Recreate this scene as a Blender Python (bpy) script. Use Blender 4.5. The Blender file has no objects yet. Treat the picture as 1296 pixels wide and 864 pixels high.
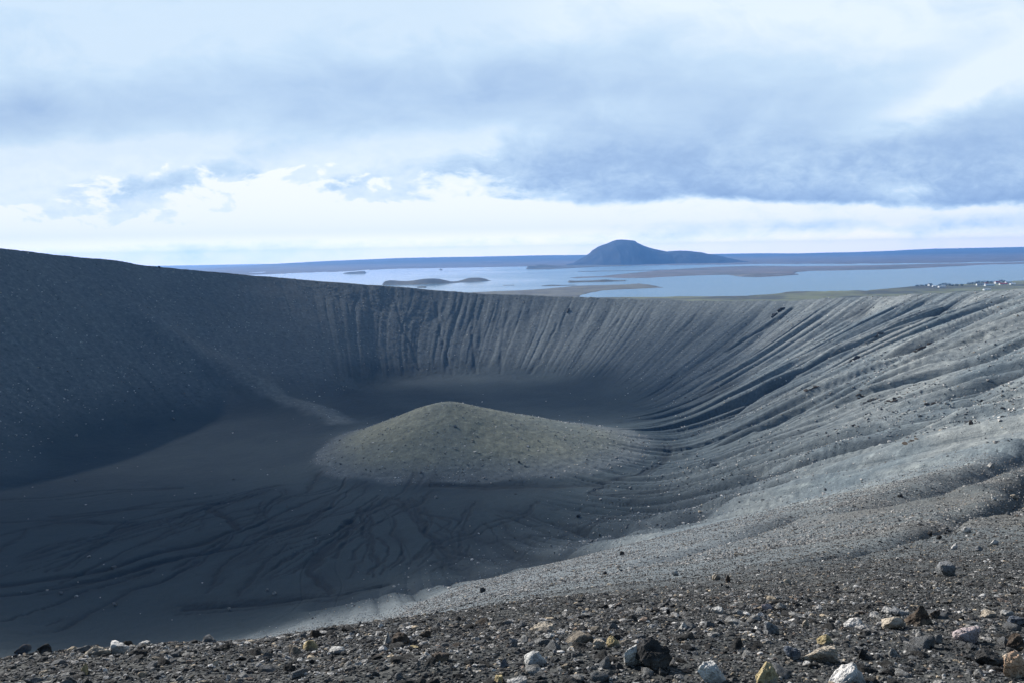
import bpy, bmesh, math, random
import numpy as np
from mathutils import Matrix, Vector, Euler

random.seed(7)
rng = np.random.default_rng(11)
R = math.radians
scene = bpy.context.scene
col = scene.collection

# ------------------------------------------------------------------ camera numbers
# The eye is the origin (z = 0); the ground at the photographer's feet is at -1.7.
W, H, F = 1296.0, 864.0, 1040.0
PITCH, ROLL = R(6.06), R(1.0)
def ray(px, py):
    """direction of a photo pixel as (x/y, z/y): metres right and up per metre forward"""
    px = np.asarray(px, float); py = np.asarray(py, float)
    a = (px - W / 2) / F; b = -(py - H / 2) / F
    ca, sa = math.cos(-ROLL), math.sin(-ROLL)
    a2, b2 = ca * a - sa * b, sa * a + ca * b
    y = math.cos(PITCH) + b2 * math.sin(PITCH)
    z = -math.sin(PITCH) + b2 * math.cos(PITCH)
    return a2 / y, z / y
def at_d(px, py, d):
    rx, rz = ray(px, py)
    return rx * d, d + 0 * rx, rz * d
def at_z(px, py, z):
    rx, rz = ray(px, py)
    d = z / rz
    return rx * d, d
LAKE_Z = -130.0

# ------------------------------------------------------------------ noise
def _h(ix, iy, seed):
    n = (ix.astype(np.int64) * 374761393 + iy.astype(np.int64) * 668265263 + seed * 1274126177) & 0xFFFFFFFF
    n = ((n ^ (n >> 13)) * 1274126177) & 0xFFFFFFFF
    return ((n ^ (n >> 16)) & 0xFFFF).astype(np.float64) / 32767.5 - 1.0
def noise(x, y, seed=0):
    x0, y0 = np.floor(x), np.floor(y)
    fx, fy = x - x0, y - y0
    ux, uy = fx * fx * fx * (fx * (fx * 6 - 15) + 10), fy * fy * fy * (fy * (fy * 6 - 15) + 10)
    a, b = _h(x0, y0, seed), _h(x0 + 1, y0, seed)
    c, d = _h(x0, y0 + 1, seed), _h(x0 + 1, y0 + 1, seed)
    return (a + (b - a) * ux) + ((c + (d - c) * ux) - (a + (b - a) * ux)) * uy
def fbm(x, y, seed=0, octs=4, gain=.5):
    t, a = 0, 1.0
    for i in range(octs):
        t = t + a * noise(x * 2.03 ** i, y * 2.03 ** i, seed + 17 * i); a *= gain
    return t
def sst(a, b, x):
    t = np.clip((x - a) / (b - a), 0, 1)
    return t * t * (3 - 2 * t)
def smin(a, b, k):
    h = np.clip(.5 + .5 * (b - a) / k, 0, 1)
    return b + (a - b) * h - k * h * (1 - h)

# ------------------------------------------------------------------ the crater as a height function
CX, CY = -85.0, 500.0
def polar(x, y):
    dx, dy = x - CX, y - CY
    return np.hypot(dx, dy), np.arctan2(dx, -dy)      # 0 towards the photographer, + to the right
def periodic(ths, vals):
    o = np.argsort(ths); t = np.asarray(ths)[o]; v = np.asarray(vals, float)[o]
    t = np.concatenate([t[-3:] - 2 * np.pi, t, t[:3] + 2 * np.pi]); v = np.concatenate([v[-3:], v, v[:3]])
    m = np.gradient(v, t)
    g = np.linspace(-np.pi, np.pi, 2881)
    k = np.clip(np.searchsorted(t, g) - 1, 0, len(t) - 2)
    h = t[k + 1] - t[k]; s = (g - t[k]) / h
    out = ((2 * s**3 - 3 * s**2 + 1) * v[k] + (s**3 - 2 * s**2 + s) * h * m[k] + (-2 * s**3 + 3 * s**2) * v[k + 1] + (s**3 - s**2) * h * m[k + 1])
    return lambda th: np.interp(th, g, out)

rim = [(0, -4, -1.5), (140, 50, -4), (250, 160, -9), (325, 330, -14), (352, 500, -18)]
for px, py, d in [(1296, 366, 575), (1200, 370.5, 640), (1100, 375.5, 705), (1000, 380, 770), (900, 380.5, 845), (800, 378, 905), (700, 374.5, 945),
                  (600, 370.5, 965), (500, 362.5, 960), (400, 355, 932), (300, 346.5, 888), (240, 341, 850), (200, 337, 826), (170, 333.5, 803), (150, 329.5, 787), (100, 325, 748), (50, 319.5, 710), (0, 313.5, 672)]:
    x, y, z = at_d(px, py, d)
    rim.append((float(x), float(y), float(z)))
rim += [(-465, 500, 14), (-455, 330, 13), (-385, 150, 8), (-250, 25, 3), (-110, -14, -.5)]
rim = np.array(rim)
rr, rt = polar(rim[:, 0], rim[:, 1])
RIM_R, RIM_Z = periodic(rt, rr), periodic(rt, rim[:, 2])

foot = []
for px, py, z in [(890, 568, -121), (862, 630, -120), (770, 690, -116), (640, 712, -115), (420, 765, -114), (300, 800, -113), (150, 812, -114), (0, 770, -114),
                  (0, 610, -119), (60, 575, -121), (180, 545, -121), (330, 520, -119), (420, 505, -118), (500, 484, -119), (600, 476, -120), (700, 480, -121), (800, 505, -121), (860, 532, -121)]:
    x, d = at_z(px, py, z)
    foot.append((float(x), float(d), z))
foot = np.array(foot)
fr, ft = polar(foot[:, 0], foot[:, 1])
FOOT_R, FOOT_Z = periodic(ft, fr), periodic(ft, foot[:, 2])

# near the photographer the ground follows a surveyed table: height by bearing and distance
DK = np.array([0, 1.5, 3.3, 6, 10, 20, 40, 70, 110, 170, 230.])
AK = np.array([-180, -120, -90, -50, -30, -17, -8, 0, 15, 32, 60, 90, 120, 180.])
ZK = np.array([
    [-1.7, -1.7, -1.7, -1.75, -2.2, -6, -14, -27, -44, -70, -96],
    [-1.7, -1.7, -1.7, -1.75, -2.2, -4.5, -10, -19, -30, -47, -64],
    [-1.7, -1.7, -1.7, -1.80, -1.9, -2, -2.5, -3, -4, -6, -8],
    [-1.7, -1.7, -1.7, -2.3, -3.9, -8.6, -18, -32, -51, -79, -105],
    [-1.7, -1.7, -1.68, -2.5, -4.4, -9.4, -19.6, -35, -56, -87, -112],
    [-1.7, -1.7, -1.72, -2.70, -4.7, -9.8, -20, -35.5, -56, -86, -110],
    [-1.7, -1.7, -1.72, -2.74, -4.6, -9.2, -18.4, -31.5, -48.5, -72.5, -94],
    [-1.7, -1.7, -1.72, -2.72, -4.5, -8.8, -17.3, -29.6, -45.2, -68, -88],
    [-1.7, -1.7, -1.68, -2.60, -4.1, -8.0, -15.4, -25.8, -38.6, -55.5, -70],
    [-1.7, -1.7, -1.60, -2.35, -3.5, -6.4, -12.0, -19.6, -28.0, -37.5, -45.5],
    [-1.7, -1.7, -1.55, -1.95, -2.6, -4.5, -8, -13, -18, -24, -29],
    [-1.7, -1.7, -1.6, -1.65, -1.8, -2.3, -3.3, -5, -7, -10, -13],
    [-1.7, -1.7, -1.7, -1.75, -2.0, -4, -9, -17, -27, -42, -60],
    [-1.7, -1.7, -1.7, -1.75, -2.2, -6, -14, -27, -44, -70, -96]])
ag = np.linspace(-180, 180, 361); dg = np.linspace(0, math.log(231 + 1), 170)
tmp = np.array([np.interp(np.exp(dg) - 1, DK, r) for r in ZK])
NEAR = np.array([np.interp(ag, AK, tmp[:, j]) for j in range(len(dg))]).T
for _ in range(2):
    for k, n, ax in ((9, 9, 0), (5, 5, 1)):
        pad = [(n // 2, n // 2) if i == ax else (0, 0) for i in (0, 1)]
        P = np.pad(NEAR, pad, mode='wrap' if ax == 0 else 'edge')
        NEAR = sum(np.take(P, range(i, i + NEAR.shape[ax]), axis=ax) for i in range(n)) / n
def near_z(x, y):
    d = np.hypot(x, y); a = np.degrees(np.arctan2(x, y))
    fa = np.clip(a + 180, 0, 359.999); fd = np.clip(np.log(np.minimum(d, 230.9) + 1) / dg[1], 0, len(dg) - 1.001)
    i, j = fa.astype(int), fd.astype(int); u, v = fa - i, fd - j
    return (NEAR[i, j] * (1 - u) * (1 - v) + NEAR[i + 1, j] * u * (1 - v) + NEAR[i, j + 1] * (1 - u) * v + NEAR[i + 1, j + 1] * u * v)

def line_px(pts, z):
    return [tuple(float(q) for q in at_z(px, py, z)) for px, py in pts]
CHANNELS = [  # dry water courses on the crater floor, (width m, depth m, points)
    (4.5, 1.3, line_px([(0, 755), (67, 744), (133, 729), (200, 709), (267, 690), (300, 674), (290, 657), (267, 644)], -117)),
    (4.0, 1.1, line_px([(0, 773), (83, 756), (150, 737), (230, 712), (320, 693), (350, 675), (385, 662), (420, 638)], -117)),
    (2.5, .8, line_px([(0, 816), (33, 796), (100, 763), (150, 746), (190, 733)], -117)),
    (2.2, .7, line_px([(67, 823), (120, 790), (167, 758), (213, 743), (247, 719)], -117)),
    (2.0, .6, line_px([(267, 753), (277, 726), (313, 699), (340, 692)], -117)),
    (2.0, .6, line_px([(300, 769), (318, 742), (333, 723), (367, 699), (400, 684)], -117)),
    (4.5, 1.6, line_px([(233, 779), (333, 776), (383, 769), (432, 771), (480, 762)], -116)),
    (5.0, 1.0, line_px([(417, 768), (404, 750), (397, 733), (413, 703), (432, 686), (445, 660)], -117)),
    (2.5, .7, line_px([(505, 625), (515, 639), (542, 673), (565, 703), (605, 716), (645, 709)], -117)),
    (2.2, .6, line_px([(542, 664), (589, 683), (619, 691), (662, 694), (720, 686)], -118)),
    (3.0, .7, line_px([(640, 650), (665, 656), (699, 673), (732, 681), (780, 678)], -118)),
    (1.8, .5, line_px([(552, 723), (570, 730), (589, 733)], -117)),
    (6.0, .7, line_px([(846, 572), (840, 588), (825, 599), (792, 609), (752, 616), (690, 620), (620, 622), (540, 621)], -121)),
    (2.6, .9, line_px([(900, 640), (864, 638), (799, 634), (758, 631), (748, 624), (765, 616)], -120)),
    (1.8, .6, line_px([(860, 637), (815, 644), (765, 649), (699, 654)], -119)),
    (1.6, .6, line_px([(860, 669), (798, 667), (765, 669), (705, 669)], -119)),
    (3.0, .5, line_px([(60, 662), (117, 654), (200, 648), (240, 644), (280, 640)], -119)),
    (2.5, .5, line_px([(0, 672), (60, 668), (130, 672), (180, 668)], -119)),
    (2.0, .5, line_px([(0, 640), (70, 634), (150, 622), (230, 618)], -120)),
    (2.0, .5, line_px([(430, 690), (450, 672), (470, 640), (480, 628)], -118)),
]
GULLIES = []
NEAR_GULLIES = [  # the long deep furrows on the near right wall: (width, depth, photo line)
    (3.0, 3.0, ([(1330, 605), (1296, 620), (1240, 652), (1150, 686), (1060, 704), (980, 717)])),
    (4.5, 3.2, ([(1330, 566), (1296, 578), (1252, 591), (1209, 608), (1179, 622), (1120, 640)])),
    (3.6, 2.0, ([(1010, 648), (960, 668), (900, 690), (850, 703), (810, 715)])),
]
_r = np.random.default_rng(77)
for _k in range(26):      # the finer rills of the fan, from the foot of the hill towards the near left
    _u = _k / 25
    _ax, _ay = -150 + 130 * _u + _r.normal() * 12, 425 - 60 * abs(_u - .4) + _r.normal() * 12
    _bx, _by = -215 + 205 * _u + _r.normal() * 16, 318 - 36 * _u + _r.normal() * 14
    _t = np.linspace(0, 1, 9); _w = np.cumsum(_r.normal(size=9)) * 2.6; _w = _w - _w[0] - (_w[-1] - _w[0]) * _t
    _L = math.hypot(_bx - _ax, _by - _ay); _nx, _ny = -(_by - _ay) / _L, (_bx - _ax) / _L
    _p = [(_ax + (_bx - _ax) * q + _nx * w, _ay + (_by - _ay) * q + _ny * w) for q, w in zip(_t, _w)]
    CHANNELS.append((float(_r.uniform(1.3, 2.3)), float(_r.uniform(.25, .6)), _p))
    _s = int(_r.integers(2, 6)); _dx, _dy = _r.normal() * 18 - 6, -_r.uniform(18, 45)
    CHANNELS.append((1.2, .3, [_p[_s], (_p[_s][0] + _dx * .4, _p[_s][1] + _dy * .5), (_p[_s][0] + _dx, _p[_s][1] + _dy)]))
def dist_line(x, y, pts):
    best = np.full(x.shape, 1e9)
    for (ax, ay), (bx, by) in zip(pts[:-1], pts[1:]):
        vx, vy = bx - ax, by - ay
        t = np.clip(((x - ax) * vx + (y - ay) * vy) / (vx * vx + vy * vy), 0, 1)
        best = np.minimum(best, np.hypot(x - ax - t * vx, y - ay - t * vy))
    return best

RIBS_ON = 0.0
def crater(x, y, masks=False):
    r, th = polar(x, y)
    Rr, Zr, Rf, Zf = RIM_R(th), RIM_Z(th), FOOT_R(th), FOOT_Z(th)
    deg = np.degrees(th)
    w = (r - Rf) / (Rr - Rf)
    kk = .045
    s = kk * np.logaddexp(0, np.clip(w / kk, -60, 60)); s = np.where(w > 1.5, w, s)
    con = .22 - .50 * sst(10, 40, deg) * sst(130, 85, deg)
    mid_ = sst(30, 190, r); Zf2 = -121.5 + (Zf + 121.5) * mid_
    inner = Zf2 - .008 * np.clip(Rf - r, 0, 200) * mid_ + (Zr - Zf) * ((1 - con) * s + con * s * s)
    outer = Zr - .46 * (r - Rr)
    z = smin(inner, outer, 2.2)
    azn = np.degrees(np.arctan2(x, y)); rb = sst(-15, -3, azn)
    far = sst(55 + 100 * rb, 160 + 100 * rb, np.hypot(x, y)) + sst(100, 150, np.abs(np.degrees(np.arctan2(x, y)))) * sst(12, 40, np.hypot(x, y))
    far = np.clip(far, 0, 1)
    # ribs and furrows that run down the walls
    right = sst(5, 30, deg) * sst(146, 92, deg)
    back = sst(120, 150, deg) + sst(-125, -150, deg)
    amp = .26 + (1.2 - .12 * sst(80, 45, deg)) * right + .08 * sst(100, 150, deg)
    env = sst(-.02 - .30 * right, .22 - .10 * right, w) * (.35 + .65 * sst(1.0, .72, w) * (1 - .55 * right) + .35 * right * sst(1.03, .9, w))
    env = np.where(right > 0, env * (1 - right) + right * sst(-.32, .12, w) * (.25 + .75 * sst(1.02, .86, w)), env) * sst(1.12, .98, w)
    ths = np.mod(th + R(25), 2 * np.pi)
    arc = ths * 400 + 4.5 * noise(r / 90, arcw(ths), 3) + .9 * noise(r / 24, arcw(ths) * 3, 4)
    def furrow(L, seed, run=10):
        n = np.abs(noise(arc / L, r / (L * run), seed))
        return np.minimum(n, .62) ** .85 - .33
    gb = (2.6 + 3.6 * right) * furrow(27, 21, 8) + (4.2 + 1.2 * right) * furrow(14, 22, 12)
    g = gb + 2.8 * furrow(7.5, 23, 16) * sst(120, 230, r) + 1.1 * furrow(3.8, 24, 24) * sst(170, 300, r)
    g = g + 1.2 * noise(arc / 24, r / 400, 29)
    grow = sst(40, 200, np.hypot(x, y))
    z = z + g * amp * env * grow * RIBS_ON
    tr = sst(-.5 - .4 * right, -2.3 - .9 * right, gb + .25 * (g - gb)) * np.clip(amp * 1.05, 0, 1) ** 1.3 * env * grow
    # broken steps in the ribs of the right wall
    st = noise(arc / 10, r / 40, 41) * noise(arc / 30, r / 70, 42)
    z = z + right * env * grow * .6 * sst(.2, .34, st) * sst(.2, .45, w) * sst(60, 90, deg)
    rl = np.abs(noise(arc / 26 + noise(arc / 50, r / 50, 46) * .9, r / 120, 45))
    rl = np.exp(-(rl / .045) ** 2) * sst(.42, .18, w) * sst(-.75, -.35, w) * grow * sst(-60, -35, deg) * sst(75, 40, deg)
    rl = rl * sst(70, 130, r) * sst(-.25, .25, noise(arc / 40, r / 60, 48) + .15)
    z = z - .25 * rl
    # the low hill in the middle
    dx, dy = x + 42, y - 506
    axx = 104 + 25 * np.tanh(dx / 50)
    rho = np.sqrt((dx / axx) ** 2 + (dy / 92) ** 2) * (1 + .04 * noise(x / 45, y / 45, 5))
    cone_ = 1.05 - (np.sqrt(rho ** 2 + .008) - .09)
    mound = 28.8 * (.04 * np.logaddexp(0, np.clip(cone_ / .04, -60, 60))) ** 1.22
    z = z + mound + mound * .006 * fbm(x / 9, y / 9, 6, 3)
    # low ridge that joins hill and far left wall
    rid = [tuple(float(q) for q in at_d(a_, b_, c_)[:2]) for a_, b_, c_ in ((90, 365, 715), (160, 402, 712), (230, 437, 700), (300, 468, 680), (350, 488, 655), (400, 508, 620), (432, 521, 592))]
    dr = dist_line(x + 5 * noise(x / 30, y / 30, 8), y, rid)
    z = z + 5.5 * np.exp(-(dr / 19) ** 2) * sst(-375, -300, x) * sst(-112, -160, x)
    zn = near_z(x, y)
    z = zn * (1 - far) + z * far
    # named furrows
    ch = np.zeros_like(x)
    for wd, dp, pts in GULLIES:
        d = dist_line(x + 1.0 * noise(x / 11, y / 11, 9) + 2 * noise(x / 40, y / 40, 10), y, pts) * (1 + .35 * noise(x / 15, y / 15, 11))
        sc = np.clip(np.hypot(x, y) / 150, .06, 1)
        en = np.exp(-(d / (wd * sc)) ** 2)
        z = z - dp * sc * en + .2 * dp * sc * np.exp(-((d / sc - 2.1 * wd) / wd) ** 2)
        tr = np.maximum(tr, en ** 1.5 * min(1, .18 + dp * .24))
    onf = np.where((w < .5) & (r < 420) & (np.hypot(x, y) > 200))[0] if x.ndim == 1 else None
    if onf is not None and len(onf):
        xs, ys = x[onf], y[onf]
        wx = xs + 2.0 * noise(xs / 16, ys / 16, 12) + .8 * noise(xs / 4, ys / 4, 13)
        wy = ys + 2.4 * noise(xs / 20, ys / 20, 14)
        wv = 1 + .55 * noise(xs / 12, ys / 12, 15)
        patch = sst(-.25, .35, noise(xs / 16, ys / 22, 16))
        for q, (wd, dp, pts) in enumerate(CHANNELS):
            d = dist_line(wx, wy, pts)
            e = np.exp(-(d / (.42 * wd * wv)) ** 4)
            z[onf] -= .6 * dp * e
            ch[onf] = np.maximum(ch[onf], e * min(1, .6 + dp * .3))
            ch[onf] = np.maximum(ch[onf], .45 * patch * np.exp(-(d / (1.9 * wd)) ** 2))
            for w2 in ((0, 1) if wd > 2.4 else (0,)):       # braided side strands
                ox, oy = 8 * noise(xs / 45, ys / 50, 200 + q * 3 + w2), 8 * noise(xs / 50, ys / 45, 260 + q * 3 + w2)
                d2 = dist_line(wx + ox, wy + oy, pts)
                e2 = np.exp(-(d2 / (.85 * wv)) ** 4) * sst(-.3, .2, noise(xs / 20, ys / 20, 320 + q))
                z[onf] -= .3 * e2; ch[onf] = np.maximum(ch[onf], .75 * e2)
        ch[onf] = np.maximum(ch[onf], .3 * rl[onf])
    # general unevenness
    dist = np.hypot(x, y)
    z = z + RIBS_ON * .22 * fbm(x / 26, y / 26, 31, 4) * sst(20, 110, dist) + .10 * fbm(x / 3.1, y / 3.1, 33, 3) * sst(3, 8, dist)
    z = z + .022 * fbm(x / .5, y / .5, 35, 3)
    if not masks:
        return z
    sand = sst(.36, -.06, w + .07 * fbm(x / 40, y / 40, 51, 4) + .16 * right * sst(.35, .0, w) - .34 * sst(-75, -50, deg) * sst(4, -10, deg) * sst(.7, .3, w)) * sst(.8, 2.8, 4.5 - mound * 1.0 - 4.0 * np.exp(-(dr / 17) ** 2) * sst(-330, -220, x) + .7 * noise(x / 20, y / 20, 52) + .4 * noise(x / 6, y / 6, 53))
    return z, sand, ch, right, w, np.clip(tr, 0, 1), arc, np.maximum(mound, 4.5 * np.exp(-(dr / 17) ** 2) * sst(-330, -200, x))
def arcw(th):
    return th * 5

def mesh_obj(name, verts, faces, mat, smooth=True, parent=None):
    me = bpy.data.meshes.new(name)
    verts = np.asarray(verts, np.float32); faces = np.asarray(faces, np.int32)
    me.vertices.add(len(verts)); me.vertices.foreach_set('co', verts.ravel())
    n, k = faces.shape
    me.loops.add(n * k); me.loops.foreach_set('vertex_index', faces.ravel())
    me.polygons.add(n); me.polygons.foreach_set('loop_start', np.arange(0, n * k, k, dtype=np.int32))
    me.polygons.foreach_set('use_smooth', np.full(n, smooth))
    me.update(calc_edges=True)
    o = bpy.data.objects.new(name, me); col.objects.link(o)
    if mat: me.materials.append(mat)
    if parent: o.parent = parent
    return o
def tag(o, label=None, cat=None, group=None, kind=None):
    if label: o['label'] = label
    if cat: o['category'] = cat
    if group: o['group'] = group
    if kind: o['kind'] = kind
    return o
def attr(o, name, vals):
    a = o.data.attributes.new(name, 'FLOAT', 'POINT'); a.data.foreach_set('value', np.asarray(vals, np.float32))

def hit(px, py):
    """where the line of sight of a photo pixel meets the ground"""
    rx, rz = (float(q) for q in ray(px, py))
    d = np.concatenate([np.arange(2.4, 14, .02), np.arange(14, 120, .15), np.arange(120, 1000, .6)])
    g = crater(rx * d, d + 0.0)
    k = int(np.argmax(g >= rz * d))
    return rx * d[k], d[k], float(g[k])
WALL_GULLIES = []
for wd, dp, pts in [(3.6, 3.4, [(1330, 458), (1296, 470), (1180, 510), (1080, 548), (980, 580), (915, 598)]), (4.0, 4.0, [(1330, 494), (1296, 505), (1200, 538), (1100, 570), (1000, 602), (940, 615)]),
                    (3.2, 3.0, [(1330, 419), (1296, 430), (1150, 478), (1050, 514), (980, 546), (930, 566), (880, 577)]),
                    (3.0, 2.6, [(1330, 390), (1296, 400), (1180, 435), (1080, 472), (1000, 505), (930, 541)]), (2.6, 2.2, [(1290, 374), (1150, 416), (1050, 456), (980, 491), (920, 528)]), (2.4, 2.4, [(1005, 390), (970, 414), (920, 444)]),
                    (2.2, 1.6, [(1240, 440), (1150, 470), (1080, 500), (1010, 536), (960, 556)]), (2.4, 2.0, [(1296, 450), (1200, 482), (1110, 517), (1030, 550)]), 
                    (2.2, .7, [(705, 412), (690, 445), (674, 472)]), (1.8, .4, [(601, 400), (599, 430), (603, 472)]), (1.8, .35, [(552, 385), (560, 430), (572, 474)]), (1.7, .35, [(642, 396), (633, 440), (634, 472)]), (1.9, .45, [(784, 405), (752, 445), (726, 474)]), (1.8, .4, [(830, 405), (795, 440), (762, 476)]), (1.7, .3, [(500, 380), (512, 420), (530, 468)])]:
    WALL_GULLIES.append((wd, dp, [hit(a_, b_)[:2] for a_, b_ in pts]))
NEAR_GULLIES = [(wd, dp, [hit(a_, b_)[:2] for a_, b_ in pts]) for wd, dp, pts in NEAR_GULLIES]
GULLIES = NEAR_GULLIES + WALL_GULLIES + [(8.0, 4.6, [(204, 224), (179, 231), (155, 238), (131, 249), (113, 262), (91, 273)]), (7.0, 3.4, [(91, 273), (74, 279), (60, 281)]), (5.5, 2.0, [(60, 281), (30, 276), (2, 263), (-28, 252), (-60, 246)])]
RIBS_ON = 1.0

# ------------------------------------------------------------------ node helper
class NT:
    def __init__(s, tree):
        s.t = tree; s.t.nodes.clear()
    def n(s, typ, **kw):
        nd = s.t.nodes.new(typ)
        for k, v in kw.items():
            if isinstance(k, str) and hasattr(nd, k): setattr(nd, k, v)
        return nd
    def put(s, sock, v):
        if hasattr(v, 'is_output') or isinstance(v, bpy.types.NodeSocket): s.t.links.new(v, sock)
        else:
            if sock.type == 'RGBA' and len(v) == 3: v = (*v, 1)
            sock.default_value = v
    def m(s, op, a, b=None, c=None, clamp=False):
        nd = s.t.nodes.new('ShaderNodeMath'); nd.operation = op; nd.use_clamp = clamp
        s.put(nd.inputs[0], a)
        if b is not None: s.put(nd.inputs[1], b)
        if c is not None: s.put(nd.inputs[2], c)
        return nd.outputs[0]
    def ss(s, x, a, b, lo=0.0, hi=1.0):
        nd = s.t.nodes.new('ShaderNodeMapRange'); nd.interpolation_type = 'SMOOTHSTEP'
        s.put(nd.inputs['Value'], x); s.put(nd.inputs['From Min'], a); s.put(nd.inputs['From Max'], b)
        s.put(nd.inputs['To Min'], lo); s.put(nd.inputs['To Max'], hi)
        return nd.outputs[0]
    def noise(s, vec, scale, detail=4, rough=.55, dist=0.0, dims='3D'):
        nd = s.t.nodes.new('ShaderNodeTexNoise'); nd.noise_dimensions = dims
        if vec is not None: s.put(nd.inputs['Vector'], vec)
        nd.inputs['Scale'].default_value = scale; nd.inputs['Detail'].default_value = detail
        nd.inputs['Roughness'].default_value = rough; nd.inputs['Distortion'].default_value = dist
        return nd.outputs['Fac']
    def voro(s, vec, scale, out='Distance', feat='F1', rnd=1.0):
        nd = s.t.nodes.new('ShaderNodeTexVoronoi'); nd.feature = feat
        s.put(nd.inputs['Vector'], vec); nd.inputs['Scale'].default_value = scale; nd.inputs['Randomness'].default_value = rnd
        return nd.outputs[out]
    def mix(s, f, a, b, mode='MIX'):
        nd = s.t.nodes.new('ShaderNodeMix'); nd.data_type = 'RGBA'; nd.blend_type = mode
        s.put(nd.inputs[0], f); s.put(nd.inputs[6], a); s.put(nd.inputs[7], b)
        return nd.outputs[2]
    def attr(s, name):
        nd = s.t.nodes.new('ShaderNodeAttribute'); nd.attribute_name = name
        return nd
    def comb(s, x, y, z):
        nd = s.t.nodes.new('ShaderNodeCombineXYZ'); s.put(nd.inputs[0], x); s.put(nd.inputs[1], y); s.put(nd.inputs[2], z)
        return nd.outputs[0]
    def obj(s):
        return s.t.nodes.new('ShaderNodeTexCoord').outputs['Object']
    def bump(s, h, strength, dist, normal=None):
        nd = s.t.nodes.new('ShaderNodeBump'); s.put(nd.inputs['Height'], h)
        nd.inputs['Strength'].default_value = strength; nd.inputs['Distance'].default_value = dist
        if normal is not None: s.put(nd.inputs['Normal'], normal)
        return nd.outputs[0]
    def out(s, color, rough=.9, normal=None, spec=.3, **kw):
        b = s.t.nodes.new('ShaderNodeBsdfPrincipled'); o = s.t.nodes.new('ShaderNodeOutputMaterial')
        s.put(b.inputs['Base Color'], color); s.put(b.inputs['Roughness'], rough); b.inputs['Specular IOR Level'].default_value = spec
        if normal is not None: s.put(b.inputs['Normal'], normal)
        for k, v in kw.items(): s.put(b.inputs[k], v)
        s.t.links.new(b.outputs[0], o.inputs['Surface'])
        return b
def material(name):
    m = bpy.data.materials.new(name); m.use_nodes = True
    return m, NT(m.node_tree)

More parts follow.
